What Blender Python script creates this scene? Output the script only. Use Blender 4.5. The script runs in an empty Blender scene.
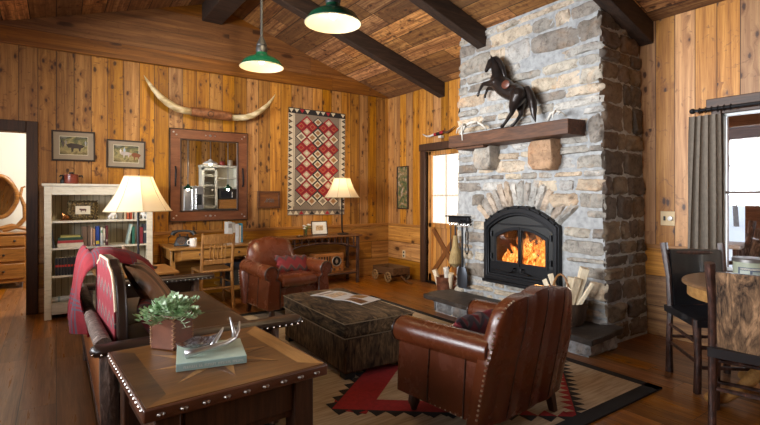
import bpy, bmesh, math, random
from mathutils import Vector, Matrix, Euler, noise
C = bpy.context.scene.collection
SC = bpy.context.scene
PI = math.pi
rad = math.radians

# ---------------- camera ----------------
F_PX = 469.0; HORIZON = 196.0; CAM_H = 1.3
FW = Vector((0.568, 0.823, 0)).normalized()
RT = Vector((FW.y, -FW.x, 0))
cam_d = bpy.data.cameras.new('camera'); cam = bpy.data.objects.new('camera', cam_d); C.objects.link(cam)
cam.location = (0, 0, CAM_H)
cam.rotation_euler = (PI/2, 0, math.atan2(FW.y, FW.x) - PI/2)
cam_d.sensor_width = 36; cam_d.lens = F_PX/760*36
cam_d.shift_y = -(212.5-HORIZON)/760
cam_d.clip_start = 0.05; cam_d.clip_end = 300
SC.camera = cam

# ---------------- world, light, exposure ----------------
SC.view_settings.view_transform = 'Standard'; SC.view_settings.look = 'None'
SC.view_settings.gamma = 1; SC.view_settings.exposure = 0.15
SC.view_settings.use_curve_mapping = False
W = bpy.data.worlds.new('world'); SC.world = W; W.use_nodes = True
bg = W.node_tree.nodes['Background']; bg.inputs[0].default_value = (0.80, 0.88, 1.0, 1); bg.inputs[1].default_value = 1.25

def area(name, loc, direction, sx, sy, power, color, spread=180):
    d = bpy.data.lights.new(name, 'AREA'); d.shape = 'RECTANGLE'; d.size = sx; d.size_y = sy
    d.energy = power; d.color = color; d.spread = rad(spread)
    o = bpy.data.objects.new(name, d); C.objects.link(o); o.location = loc
    o.rotation_euler = Vector(direction).to_track_quat('-Z', 'Y').to_euler()
    return o
def point(name, loc, power, color, r=0.04):
    d = bpy.data.lights.new(name, 'POINT'); d.energy = power; d.color = color; d.shadow_soft_size = r
    o = bpy.data.objects.new(name, d); C.objects.link(o); o.location = loc
    return o
def spot(name, loc, target, power, color, angle, blend=0.6, r=0.05):
    d = bpy.data.lights.new(name, 'SPOT'); d.energy = power; d.color = color; d.spot_size = rad(angle); d.spot_blend = blend; d.shadow_soft_size = r
    o = bpy.data.objects.new(name, d); C.objects.link(o); o.location = loc
    o.rotation_euler = (Vector(target)-Vector(loc)).to_track_quat('-Z', 'Y').to_euler()
    return o
# daylight through the windows (left wall, dining window)
area('daylight_left', (-3.6, 3.75, 1.75), (1, -0.07, 0.0), 4.2, 1.7, 920, (0.92, 0.96, 1.0))
area('daylight_dining', (4.95, 0.50, 1.5), (-1, 0.1, -0.2), 1.5, 1.3, 70, (0.9, 0.95, 1.0))
area('daylight_left_near', (-2.5, 1.35, 1.75), (1, 0.05, -0.05), 1.6, 1.3, 95, (0.95, 0.97, 1.0))
area('daylight_porch', (6.6, 4.6, 1.2), (-1, 0.08, 0.0), 2.4, 2.0, 150, (0.95, 0.97, 1.0))
# warm spots added to brighten walls and floor, no fixtures behind them
spot('fill_spot', (1.3, 3.0, 3.35), (2.1, 6.4, 1.2), 260, (1.0, 0.78, 0.5), 95, 1.0)
spot('fill_spot', (1.3, 2.6, 3.35), (4.6, 5.6, 1.3), 60, (1.0, 0.78, 0.5), 80, 1.0)
spot('fill_spot', (1.3, 4.6, 3.35), (3.7, 5.1, 0.0), 130, (1.0, 0.76, 0.48), 62, 1.0)
spot('fill_spot', (2.7, 1.5, 3.3), (4.6, 1.5, 1.9), 18, (1.0, 0.80, 0.56), 60, 1.0)

# ---------------- mesh helpers ----------------
class MB:
    """collects shapes into one mesh"""
    def __init__(s): s.v = []; s.f = []; s.m = []; s.uv = {}
    def add(s, vs, fs, mi=0, uvs=None):
        b = len(s.v); s.v += [tuple(v) for v in vs]
        for k, f in enumerate(fs):
            if uvs: s.uv[len(s.f)] = [uvs[i] for i in f]
            s.f.append([b+i for i in f]); s.m.append(mi)
        return s
    def box(s, c, d, rz=0, mi=0, rot=None):
        hx, hy, hz = d[0]/2, d[1]/2, d[2]/2
        R = rot.to_matrix() if rot else Matrix.Rotation(rz, 3, 'Z')
        vs = [Vector(c)+R@Vector((x*hx, y*hy, z*hz)) for x in (-1,1) for y in (-1,1) for z in (-1,1)]
        return s.add(vs, [(0,1,3,2),(4,6,7,5),(0,4,5,1),(2,3,7,6),(0,2,6,4),(1,5,7,3)], mi)
    def b(s, x0, x1, y0, y1, z0, z1, mi=0):
        return s.box(((x0+x1)/2,(y0+y1)/2,(z0+z1)/2), (abs(x1-x0),abs(y1-y0),abs(z1-z0)), mi=mi)
    def tube(s, pts, r, n=10, mi=0, cap=True, jitter=0, seed=0, sq=1.0):
        pts = [Vector(p) for p in pts]; N = len(pts)
        rs = r if isinstance(r, (list, tuple)) else [r]*N
        rr = random.Random(seed); vs = []; up = None
        for i, p in enumerate(pts):
            t = (pts[min(i+1,N-1)]-pts[max(i-1,0)]).normalized()
            if up is None:
                up = Vector((0,0,1)) if abs(t.z) < .9 else Vector((0,1,0))
            a = t.cross(up)
            if a.length < 1e-4: a = t.cross(Vector((1,0,0)))
            a.normalize(); b = a.cross(t).normalized(); up = b
            for k in range(n):
                an = 2*PI*k/n; q = rs[i]*(1+jitter*(rr.random()-.5))
                vs.append(p+a*math.cos(an)*q+b*math.sin(an)*q*sq)
        fs = [(i*n+k, i*n+(k+1)%n, (i+1)*n+(k+1)%n, (i+1)*n+k) for i in range(N-1) for k in range(n)]
        if cap: fs += [tuple(range(n))[::-1], tuple((N-1)*n+k for k in range(n))]
        return s.add(vs, fs, mi)
    def cyl(s, c, r, h, n=20, mi=0, r2=None):
        return s.tube([c, (c[0],c[1],c[2]+h)], [r, r if r2 is None else r2], n, mi)
    def lathe(s, prof, c=(0,0,0), n=24, mi=0, axis='Z'):
        vs = []
        for (r, z) in prof:
            for k in range(n):
                a = 2*PI*k/n
                q = (r*math.cos(a), r*math.sin(a), z)
                if axis == 'Y': q = (q[0], q[2], q[1])
                if axis == 'X': q = (q[2], q[0], q[1])
                vs.append((c[0]+q[0], c[1]+q[1], c[2]+q[2]))
        fs = [(i*n+k, i*n+(k+1)%n, (i+1)*n+(k+1)%n, (i+1)*n+k) for i in range(len(prof)-1) for k in range(n)]
        return s.add(vs, fs, mi)
    def ball(s, c, r, n=10, mi=0, sc=(1,1,1)):
        m = max(4, n//2+1); vs = []; fs = []
        for i in range(m+1):
            th = PI*i/m
            for k in range(n):
                a = 2*PI*k/n
                vs.append((c[0]+r*sc[0]*math.sin(th)*math.cos(a), c[1]+r*sc[1]*math.sin(th)*math.sin(a), c[2]+r*sc[2]*math.cos(th)))
        fs = [(i*n+k, (i+1)*n+k, (i+1)*n+(k+1)%n, i*n+(k+1)%n) for i in range(m) for k in range(n)]
        return s.add(vs, fs, mi)
    def prism(s, poly, fn, mi=0):
        """poly: 2-D points; fn(u, v, side) -> 3-D for side 0/1"""
        n = len(poly)
        vs = [fn(u, v, 0) for u, v in poly]+[fn(u, v, 1) for u, v in poly]
        fs = [tuple(range(n))[::-1], tuple(range(n, 2*n))]+[(i, (i+1)%n, n+(i+1)%n, n+i) for i in range(n)]
        return s.add(vs, fs, mi)
    def grid(s, fn, nu, nv, mi=0, thick=None, uvscale=(1,1)):
        """fn(u, v) in 0..1 -> 3-D; open sheet, or closed when thick(u,v)->offset fn is given"""
        vs = []; uv = []
        for i in range(nu+1):
            for j in range(nv+1):
                vs.append(fn(i/nu, j/nv)); uv.append((i/nu*uvscale[0], j/nv*uvscale[1]))
        fs = [(i*(nv+1)+j, (i+1)*(nv+1)+j, (i+1)*(nv+1)+j+1, i*(nv+1)+j+1) for i in range(nu) for j in range(nv)]
        if thick:
            b = len(vs)
            for i in range(nu+1):
                for j in range(nv+1):
                    vs.append(thick(i/nu, j/nv)); uv.append((i/nu*uvscale[0], j/nv*uvscale[1]))
            fs += [tuple(b+q for q in f[::-1]) for f in fs]
            ring = [i*(nv+1) for i in range(nu+1)]+[nu*(nv+1)+j for j in range(1,nv+1)]+[i*(nv+1)+nv for i in range(nu-1,-1,-1)]+[j for j in range(nv-1,0,-1)]
            for k in range(len(ring)):
                a, c = ring[k], ring[(k+1)%len(ring)]
                fs.append((c, a, b+a, b+c))
        return s.add(vs, fs, mi, uv)
    def build(s, name, mats, parent=None, smooth=35, bev=0, seg=2, sub=0, recalc=True, disp=None):
        me = bpy.data.meshes.new(name); me.from_pydata(s.v, [], s.f)
        if not isinstance(mats, (list, tuple)): mats = [mats]
        for m in mats: me.materials.append(m)
        for p, mi in zip(me.polygons, s.m): p.material_index = mi
        if s.uv:
            l = me.uv_layers.new(name='UVMap')
            for p in me.polygons:
                q = s.uv.get(p.index)
                if q:
                    for k, li in enumerate(p.loop_indices): l.data[li].uv = q[k]
        if recalc:
            bm = bmesh.new(); bm.from_mesh(me); bmesh.ops.recalc_face_normals(bm, faces=bm.faces); bm.to_mesh(me); bm.free()
        if smooth:
            for p in me.polygons: p.use_smooth = True
            if smooth < 180: me.set_sharp_from_angle(angle=rad(smooth))
        o = bpy.data.objects.new(name, me); C.objects.link(o)
        if parent: o.parent = parent
        if bev:
            m = o.modifiers.new('bevel', 'BEVEL'); m.width = bev; m.segments = seg; m.limit_method = 'ANGLE'; m.angle_limit = rad(40)
        if sub:
            m = o.modifiers.new('sub', 'SUBSURF'); m.levels = sub; m.render_levels = sub
        return o
def tag(o, label, cat, group=None, kind=None):
    o['label'] = label; o['category'] = cat
    if group: o['group'] = group
    if kind: o['kind'] = kind
    return o
def thing(name, label, cat, loc=(0,0,0), rz=0, group=None):
    o = bpy.data.objects.new(name, None); C.objects.link(o); o.empty_display_size = .05
    o.location = loc; o.rotation_euler = (0, 0, rz)
    return tag(o, label, cat, group)
def struct(o): o['kind'] = 'structure'; return o
def lab(o, text): o['label'] = text; return o
def place(o, loc, rz=0): o.location = loc; o.rotation_euler = (0, 0, rz); return o
def dup(root, loc, rz, label=None):
    r = root.copy(); C.objects.link(r); r.location = loc; r.rotation_euler = (0, 0, rz)
    if label: r['label'] = label
    for ch in list(root.children):
        c = ch.copy(); C.objects.link(c); c.parent = r
        for g in list(ch.children):
            d = g.copy(); C.objects.link(d); d.parent = c
    return r
def skin(name, pts, rads, edges, mat, parent=None, root=0, sub=2):
    me = bpy.data.meshes.new(name); me.from_pydata([tuple(p) for p in pts], edges, [])
    me.materials.append(mat)
    o = bpy.data.objects.new(name, me); C.objects.link(o)
    if parent: o.parent = parent
    m = o.modifiers.new('skin', 'SKIN'); m.use_smooth_shade = True
    if not me.skin_vertices: me.skin_vertices_add() if hasattr(me, 'skin_vertices_add') else None
    sv = me.skin_vertices[0].data
    for i, r in enumerate(rads):
        sv[i].radius = r if isinstance(r, (tuple, list)) else (r, r)
        sv[i].use_root = (i == root)
    s = o.modifiers.new('sub', 'SUBSURF'); s.levels = sub; s.render_levels = sub
    return o

# a pixel of the 760x425 frame as a point of the room, on a plane of known X, Y or Z
def ray(px, py):
    return FW + RT*((px-380)/F_PX) + Vector((0,0,1))*((HORIZON-py)/F_PX)
def at_x(px, py, X): d = ray(px, py); return Vector((0,0,CAM_H))+d*(X/d.x)
def at_y(px, py, Y): d = ray(px, py); return Vector((0,0,CAM_H))+d*(Y/d.y)
def at_z(px, py, Z): d = ray(px, py); return Vector((0,0,CAM_H))+d*((Z-CAM_H)/d.z)

# ---------------- node helpers ----------------
class NT:
    def __init__(s, name, rough=.6, metal=0, spec=None):
        s.mat = bpy.data.materials.new(name); s.mat.use_nodes = True
        s.t = s.mat.node_tree; s.n = s.t.nodes; s.bsdf = s.n['Principled BSDF']
        s.out = s.n['Material Output']
        s.bsdf.inputs['Roughness'].default_value = rough; s.bsdf.inputs['Metallic'].default_value = metal
        if spec is not None: s.bsdf.inputs['Specular IOR Level'].default_value = spec
        s._tc = None
    def set(s, inp, v):
        if isinstance(v, bpy.types.NodeSocket): s.t.links.new(v, inp)
        elif isinstance(v, (tuple, list)) and len(v) == 3 and inp.type == 'RGBA': inp.default_value = (*v, 1)
        else: inp.default_value = v
    def node(s, typ, **kw):
        n = s.n.new(typ)
        for k, v in kw.items():
            if not k.startswith('_'): setattr(n, k, v)
        return n
    def m(s, op, a, b=0, c=0):
        n = s.node('ShaderNodeMath', operation=op); s.set(n.inputs[0], a); s.set(n.inputs[1], b)
        if op in ('MULTIPLY_ADD', 'COMPARE', 'SMOOTH_MIN'): s.set(n.inputs[2], c)
        return n.outputs[0]
    def coord(s, kind='Object'):
        if not s._tc: s._tc = s.node('ShaderNodeTexCoord')
        return s._tc.outputs[kind]
    def sep(s, v):
        n = s.node('ShaderNodeSeparateXYZ'); s.set(n.inputs[0], v); return n.outputs
    def comb(s, x, y, z):
        n = s.node('ShaderNodeCombineXYZ'); s.set(n.inputs[0], x); s.set(n.inputs[1], y); s.set(n.inputs[2], z); return n.outputs[0]
    def noise(s, vec, scale=5, detail=4, rough=.55, dist=0):
        n = s.node('ShaderNodeTexNoise'); s.set(n.inputs['Vector'], vec); n.inputs['Scale'].default_value = scale
        n.inputs['Detail'].default_value = detail; n.inputs['Roughness'].default_value = rough; n.inputs['Distortion'].default_value = dist
        return n.outputs['Fac']
    def voro(s, vec, scale=5, feature='F1', rnd=1, dim='3D'):
        n = s.node('ShaderNodeTexVoronoi', feature=feature, voronoi_dimensions=dim); s.set(n.inputs['Vector'], vec); n.inputs['Scale'].default_value = scale
        n.inputs['Randomness'].default_value = rnd
        return n.outputs
    def white(s, vec):
        n = s.node('ShaderNodeTexWhiteNoise', noise_dimensions='3D'); s.set(n.inputs['Vector'], vec); return n.outputs['Value']
    def ramp(s, fac, stops, interp='LINEAR'):
        n = s.node('ShaderNodeValToRGB'); n.color_ramp.interpolation = interp; e = n.color_ramp.elements
        while len(e) < len(stops): e.new(.5)
        for k, (p, c) in enumerate(stops):
            e[k].position = p; e[k].color = (*c, 1) if len(c) == 3 else c
        s.set(n.inputs[0], fac); return n.outputs[0]
    def mix(s, fac, a, b, mode='MIX'):
        n = s.node('ShaderNodeMix', data_type='RGBA', blend_type=mode)
        s.set(n.inputs[0], fac); s.set(n.inputs[6], a); s.set(n.inputs[7], b); return n.outputs[2]
    def rng(s, v, a, b, c=0, d=1):
        n = s.node('ShaderNodeMapRange'); s.set(n.inputs[0], v)
        for k, q in enumerate((a, b, c, d)): n.inputs[k+1].default_value = q
        return n.outputs[0]
    def scale(s, vec, sc):
        n = s.node('ShaderNodeVectorMath', operation='MULTIPLY'); s.set(n.inputs[0], vec); n.inputs[1].default_value = sc; return n.outputs[0]
    def col(s, v): s.set(s.bsdf.inputs['Base Color'], v); return s
    def rough(s, v): s.set(s.bsdf.inputs['Roughness'], v); return s
    def bump(s, h, strength=.3, dist=.01):
        n = s.node('ShaderNodeBump'); n.inputs['Strength'].default_value = strength; n.inputs['Distance'].default_value = dist
        s.set(n.inputs['Height'], h); s.t.links.new(n.outputs[0], s.bsdf.inputs['Normal']); return s

def plain(name, c, rough=.6, metal=0, var=.12, sc=14, bump=0, coat=0):
    n = NT(name, rough, metal)
    k = n.noise(n.coord(), sc, 4)
    dark = tuple(x*(1-var) for x in c); lite = tuple(min(1, x*(1+var)) for x in c)
    n.col(n.ramp(k, [(.3, dark), (.7, lite)]))
    if bump: n.bump(n.noise(n.coord(), sc*6, 3), bump, .004)
    if coat: n.bsdf.inputs['Coat Weight'].default_value = coat
    return n.mat
def wood(name, c0, c1, axis='X', rough=.45, sc=1.0, bump=.15, coat=0, streak=14):
    n = NT(name, rough)
    st = {'X': (1, streak, streak), 'Y': (streak, 1, streak), 'Z': (streak, streak, 1)}[axis]
    v = n.scale(n.coord(), tuple(q*sc for q in st))
    a = n.noise(v, 2.6, 5, .6, .6); b = n.noise(v, 11, 3, .6)
    f = n.m('MULTIPLY_ADD', b, .35, n.m('MULTIPLY', a, .7))
    n.col(n.ramp(f, [(.33, c0), (.52, tuple((p+q)/2 for p, q in zip(c0, c1))), (.68, c1)]))
    n.bump(f, bump, .004)
    if coat: n.bsdf.inputs['Coat Weight'].default_value = coat; n.bsdf.inputs['Coat Roughness'].default_value = .25
    return n.mat
def planks(name, across, along, w, L, stops, fleck=.75, groove=.005, knots=1.0, rough=.5, bump=.3, var=.25, kscale=(9.3, 4.4), seed=0, kcol=(.045,.014,.004), hue=None, gcol=.18, coat=0, fine=1.0):
    n = NT(name, rough)
    xyz = n.sep(n.coord()); idx = {'X':0,'Y':1,'Z':2}
    a = xyz[idx[across]]; l = xyz[idx[along]]
    u = n.m('DIVIDE', a, w); i = n.m('FLOOR', u); f = n.m('FRACT', u)
    r0 = n.white(n.comb(i, seed+.5, 1.5))
    if L:
        v = n.m('ADD', n.m('DIVIDE', l, L), n.m('MULTIPLY', r0, 7)); j = n.m('FLOOR', v); fv = n.m('FRACT', v)
    else: j = 0.0
    r = n.white(n.comb(i, j, seed+3.3)); r2 = n.white(n.comb(i, j, seed+9.1))
    # knots
    kv = n.comb(n.m('MULTIPLY', a, kscale[0]), n.m('ADD', n.m('MULTIPLY', l, kscale[1]), n.m('MULTIPLY', r, 20)), 0.0)
    d = n.m('ADD', n.voro(kv, 1.0, dim='2D')['Distance'], n.m('MULTIPLY', n.m('SUBTRACT', n.noise(kv, 6, 3), .5), .14))
    km = n.m('GREATER_THAN', n.white(n.comb(i, n.m('FLOOR', n.m('MULTIPLY', l, 3.1)), seed+5.)), 1-.58*(knots or 0))
    kn = n.rng(n.m('ADD', d, n.m('MULTIPLY', n.white(n.comb(i, n.m('FLOOR', n.m('MULTIPLY', l, 3.1)), seed+7.)), .09)), .19, .11, 0, 1)
    hal = n.rng(d, .38, .08, 0, 1)
    warp = n.m('MULTIPLY', n.m('MULTIPLY', hal, km), .035)
    av = n.m('ADD', a, warp)
    g1 = n.noise(n.comb(n.m('MULTIPLY', av, 16), n.m('MULTIPLY', l, .6), n.m('MULTIPLY', r, 31)), 1.6, 4, .6, .35)
    g2 = n.noise(n.comb(n.m('MULTIPLY', av, 95*fine), n.m('MULTIPLY', l, 3.5), n.m('MULTIPLY', r, 17)), 1.2, 3, .6, .3)
    g = n.m('ADD', n.m('MULTIPLY', g1, .68), n.m('MULTIPLY', g2, .32))
    col = n.ramp(g, stops)
    hs = n.node('ShaderNodeHueSaturation'); n.set(hs.inputs['Color'], col)
    n.set(hs.inputs['Value'], n.rng(r, 0, 1, 1-var, 1+var)); n.set(hs.inputs['Saturation'], n.rng(r2, 0, 1, .86, 1.08))
    col = hs.outputs[0]
    if hue is not None:   # some boards weathered to another colour
        col = n.mix(n.m('MULTIPLY', n.m('GREATER_THAN', r2, hue[0]), hue[2]), col, n.mix(g, tuple(q*.35 for q in hue[1]), tuple(q*1.6 for q in hue[1])))
    if knots:
        col = n.mix(n.m('MULTIPLY', n.m('MULTIPLY', hal, km), .45), col, tuple(q*3.2 for q in kcol))
        col = n.mix(n.m('MULTIPLY', n.m('MULTIPLY', kn, km), .9), col, kcol)
    if knots:
        fl = n.noise(n.comb(n.m('MULTIPLY', a, 13), n.m('MULTIPLY', l, 15), n.m('MULTIPLY', r, 9)), 1.0, 3, .62, 1.1)
        col = n.mix(n.m('MULTIPLY', n.rng(fl, .60-(.10 if fleck > .8 else 0), .72, 0, 1), fleck*min(1, knots) if fleck <= .8 else fleck), col, tuple(q*2.2 for q in kcol))
    e = n.m('MULTIPLY', n.m('MINIMUM', f, n.m('SUBTRACT', 1.0, f)), w)
    gm = n.rng(e, groove*.4, groove, 0, 1)
    if L:
        e2 = n.m('MULTIPLY', n.m('MINIMUM', fv, n.m('SUBTRACT', 1.0, fv)), L)
        gm = n.m('MINIMUM', gm, n.rng(e2, groove*.3, groove*.8, 0, 1))
    col = n.mix(n.m('SUBTRACT', 1.0, gm), col, tuple(q*gcol for q in stops[0][1]))
    n.col(col)
    n.rough(n.rng(g, .3, .7, rough+.08, rough-.06))
    n.bump(n.m('ADD', gm, n.m('MULTIPLY', g, .12)), bump, .006)
    if coat: n.bsdf.inputs['Coat Weight'].default_value = coat; n.bsdf.inputs['Coat Roughness'].default_value = .2
    return n.mat

# ---------------- materials ----------------
PINE = [(.28, (.12,.036,.004)), (.46, (.33,.132,.016)), (.66, (.55,.255,.043))]
PINE_R = [(.28, (.18,.058,.009)), (.46, (.38,.152,.026)), (.66, (.58,.275,.062))]
m_pine_back = planks('pine_boards_back', 'X', 'Z', .168, 0, PINE, groove=.0045, knots=1.0, seed=1)
m_pine_right = planks('pine_boards_right', 'Y', 'Z', .165, 0, PINE_R, groove=.0038, knots=.8, seed=2)
m_wains_back = planks('pine_wainscot_back', 'Z', 'X', .277, 3.1, PINE, groove=.0045, knots=.7, seed=3, kscale=(4,2))
m_wains_right = planks('pine_wainscot_right', 'Z', 'Y', .277, 3.3, PINE, groove=.0045, knots=.7, seed=4, kscale=(4,2))
m_beamwood = planks('pine_tie_beam', 'Z', 'X', .26, 6.5, [(.3,(.085,.026,.004)),(.5,(.20,.070,.010)),(.7,(.34,.135,.023))], groove=.002, knots=.6, seed=6, kscale=(5,1.6), var=.1)
m_ceiling = planks('barn_board_ceiling', 'X', 'Y', .235, 1.9, [(.32,(.07,.024,.007)),(.47,(.30,.115,.026)),(.64,(.66,.33,.09))], fleck=.9, groove=.006, knots=.5, rough=.75, var=.55, seed=7, hue=(.58,(.17,.085,.036),.7), fine=.6, bump=.6)
m_floor = planks('oak_plank_floor', 'X', 'Y', .19, 1.7, [(.30,(.085,.026,.004)),(.5,(.23,.080,.013)),(.68,(.40,.165,.030))], groove=.003, knots=.25, rough=.30, var=.35, seed=8, bump=.12, coat=.08)
m_trimdark = wood('dark_stained_trim', (.022,.009,.004), (.075,.030,.013), 'Z', .5)
m_trimdark_h = wood('dark_stained_trim_level', (.022,.009,.004), (.085,.034,.014), 'Y', .5)
m_trimpine = wood('pine_trim', (.2,.075,.014), (.42,.18,.04), 'X', .45)
m_rafter = wood('dark_rafter_timber', (.010,.005,.003), (.058,.029,.016), 'X', .8, streak=9, bump=.4)
m_white = plain('offwhite_plaster', (.66,.64,.58), .85, var=.02, sc=2)
m_black = plain('black_iron', (.016,.016,.018), .42, .6, bump=.1)
m_blackm = plain('matte_black', (.010,.0095,.009), .5)
m_chrome = plain('polished_steel', (.75,.75,.76), .22, 1.0, var=.04)
m_silver = plain('aged_silver', (.62,.62,.63), .32, .9)
m_copper = plain('copper_pot', (.35,.16,.10), .4, .8, var=.4, sc=20)
def leather(name, c, rough=.33, var=.35, sc=7, coat=.25):
    n = NT(name, rough)
    a = n.noise(n.coord(), sc, 5, .6); b = n.voro(n.coord(), 160, 'DISTANCE_TO_EDGE')[0]
    n.col(n.ramp(a, [(.3, tuple(q*(1-var) for q in c)), (.7, tuple(q*(1+var) for q in c))]))
    n.bump(n.m('ADD', n.m('MULTIPLY', a, 1.2), n.rng(b, 0, .12, 0, .25)), .18, .004)
    n.bsdf.inputs['Coat Weight'].default_value = coat; n.bsdf.inputs['Coat Roughness'].default_value = .3
    n.rough(n.rng(a, .3, .7, rough-.05, rough+.12))
    return n.mat
m_leather = leather('oxblood_leather', (.088,.020,.0065), .22, var=.16)
m_leather_dk = leather('dark_brown_leather', (.026,.012,.008), .30)
m_leather_bk = plain('black_leather', (.009,.009,.011), .30, coat=.6)
m_leather_tan = leather('orange_tan_leather', (.34,.11,.025), .42, var=.2)
m_leather_pl = leather('brown_planter_leather', (.17,.055,.026), .42)
m_nail = plain('antique_nailheads', (.42,.32,.23), .32, 1.0)
m_nail_s = plain('silver_nailheads', (.72,.70,.66), .25, 1.0)
m_linen = plain('linen', (.75,.68,.52), .8)

def hide(name, axis, dark, lite, sc=1.0):
    n = NT(name, .85, 0, .25)
    st = {'X':(1.5,6,6),'Y':(6,1.5,6),'Z':(8,8,1.5)}[axis]
    big = n.noise(n.coord(), 3.0*sc, 3, .6, 1.5)
    st_n = n.noise(n.scale(n.coord(), tuple(q*sc for q in st)), 2.6, 5, .62, 2.6)
    fi = n.noise(n.scale(n.coord(), tuple(q*sc*9 for q in st)), 3.0, 2, .6, .5)
    f = n.m('ADD', n.m('MULTIPLY', st_n, .72), n.m('ADD', n.m('MULTIPLY', big, .34), n.m('MULTIPLY', fi, .14)))
    n.col(n.ramp(f, [(.46, dark), (.60, tuple((p*2+q)/3 for p, q in zip(dark, lite))), (.77, lite)]))
    n.bump(n.m('ADD', fi, st_n), .5, .005)
    
    return n.mat
m_hide = hide('brindle_cowhide', 'Z', (.018,.011,.007), (.25,.155,.075))
m_hide2 = hide('brindle_cowhide_warm', 'Z', (.020,.012,.009), (.42,.24,.125), .7)
m_bark = None
def bark():
    n = NT('hickory_bark', .7)
    v = n.scale(n.coord(), (26, 26, 7))
    a = n.noise(v, 1.5, 5, .65, 1.0)
    n.col(n.ramp(a, [(.34, (.035,.022,.017)), (.55, (.15,.095,.072)), (.72, (.38,.29,.24))])); n.bump(a, .8, .01)
    return n.mat
m_bark = bark()
m_hick = (lambda n: (n.col(n.ramp(n.noise(n.scale(n.coord(), (20,20,9)), 2, 4, .6), [(.35,(.018,.009,.007)),(.6,(.065,.027,.019)),(.75,(.17,.075,.05))])), n.bump(n.noise(n.scale(n.coord(), (30,30,12)), 2, 3), .5, .006), n.mat)[-1])(NT('dark_hickory_pole', .42))
m_glass = (lambda n: n)(NT('pane_glass', .05))
def glassmat(name, tint=(1,1,1), gl=.08, rough=.02):
    n = NT(name); t = n.node('ShaderNodeBsdfTransparent'); t.inputs[0].default_value = (*tint, 1)
    g = n.node('ShaderNodeBsdfGlossy'); g.inputs['Roughness'].default_value = rough
    fr = n.node('ShaderNodeFresnel'); fr.inputs[0].default_value = 1.45
    mx = n.node('ShaderNodeMixShader'); n.t.links.new(fr.outputs[0], mx.inputs[0])
    n.t.links.new(t.outputs[0], mx.inputs[1]); n.t.links.new(g.outputs[0], mx.inputs[2]); n.t.links.new(mx.outputs[0], n.out.inputs[0])
    return n.mat
m_glass = glassmat('window_glass')
def emit(name, c, s):
    n = NT(name); n.bsdf.inputs['Emission Color'].default_value = (*c, 1); n.bsdf.inputs['Emission Strength'].default_value = s
    n.bsdf.inputs['Base Color'].default_value = (*c, 1); return n.mat
def cloth(name, c, trans=.4, var=.08, sc=60):
    n = NT(name, .85)
    k = n.noise(n.coord(), sc, 3); colr = n.ramp(k, [(.3, tuple(q*(1-var) for q in c)), (.7, tuple(min(1,q*(1+var)) for q in c))])
    d = n.node('ShaderNodeBsdfDiffuse'); t = n.node('ShaderNodeBsdfTranslucent'); mx = n.node('ShaderNodeMixShader'); mx.inputs[0].default_value = trans
    n.t.links.new(colr, d.inputs[0]); n.t.links.new(colr, t.inputs[0]); n.t.links.new(d.outputs[0], mx.inputs[1]); n.t.links.new(t.outputs[0], mx.inputs[2]); n.t.links.new(mx.outputs[0], n.out.inputs[0])
    return n.mat
# =============== THE SETTING ===============
XW, YW = 4.61, 6.43           # inner faces of right and back walls
XL, YF = -1.19, -1.55          # left wall, wall behind the camera
XR, ZE, ZR = 1.71, 2.937, 3.865
SL = (ZR-ZE)/(XW-XR)
RAIL = .83
def cells(u0, u1, z0, z1, holes, cutz=()):
    us = sorted({u0, u1, *[h[0] for h in holes], *[h[1] for h in holes]}); zs = sorted({z0, z1, *cutz, *[h[2] for h in holes], *[h[3] for h in holes]})
    for a, b in zip(us, us[1:]):
        for c, d in zip(zs, zs[1:]):
            if any(h[0] <= (a+b)/2 <= h[1] and h[2] <= (c+d)/2 <= h[3] for h in holes): continue
            yield a, b, c, d
T = .14
# back wall with a doorway
DX0, DX1, DZ = -1.07, -.272, 2.0
mb = MB()
for a, b, c, d in cells(XL-T, XW+T, 0, ZE, [(DX0, DX1, 0, DZ)], (RAIL,)):
    mb.b(a, b, YW, YW+T, c, d, 0 if c >= RAIL-.01 else 1)
mb.prism([(XL-T, ZE), (XW+T, ZE), (XW+T, ZE+.02), (XR, ZR+.03), (XL-T, ZE+.02)], lambda u, v, s: (u, YW+T*s, v), 0)
struct(mb.build('wall_back', [m_pine_back, m_wains_back]))
# right wall with dining window and a part-glazed door
WY0, WY1, WZ0, WZ1 = .05, 1.64, .68, 2.02
RY0, RY1, RZ = 4.64, 5.44, 1.98
mb = MB()
for a, b, c, d in cells(YF-T, YW, 0, ZE+.03, [(WY0, WY1, WZ0, WZ1), (RY0, RY1, 0, RZ)], (RAIL,)):
    mb.b(XW, XW+T, a, b, c, d, 0 if c >= RAIL-.01 else 1)
struct(mb.build('wall_right', [m_pine_right, m_wains_right]))
# left wall with two windows, wall behind the camera
mb = MB()
for a, b, c, d in cells(YF-T, YW, 0, ZE+.03, [(2.4, 4.9, 1.12, 2.6), (.7, 1.9, 1.05, 2.4)], (RAIL,)):
    mb.b(XL-T, XL, a, b, c, d, 0 if c >= RAIL-.01 else 1)
struct(mb.build('wall_left', [m_pine_right, m_wains_right]))
mb = MB()
for a, b, c, d in cells(XL-T, XW+T, 0, ZE, [], (RAIL,)):
    mb.b(a, b, YF-T, YF, c, d, 0 if c >= RAIL-.01 else 1)
mb.prism([(XL-T, ZE), (XW+T, ZE), (XW+T, ZE+.02), (XR, ZR+.03), (XL-T, ZE+.02)], lambda u, v, s: (u, YF-T*s, v), 0)
struct(mb.build('wall_front', [m_pine_back, m_wains_back]))
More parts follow.
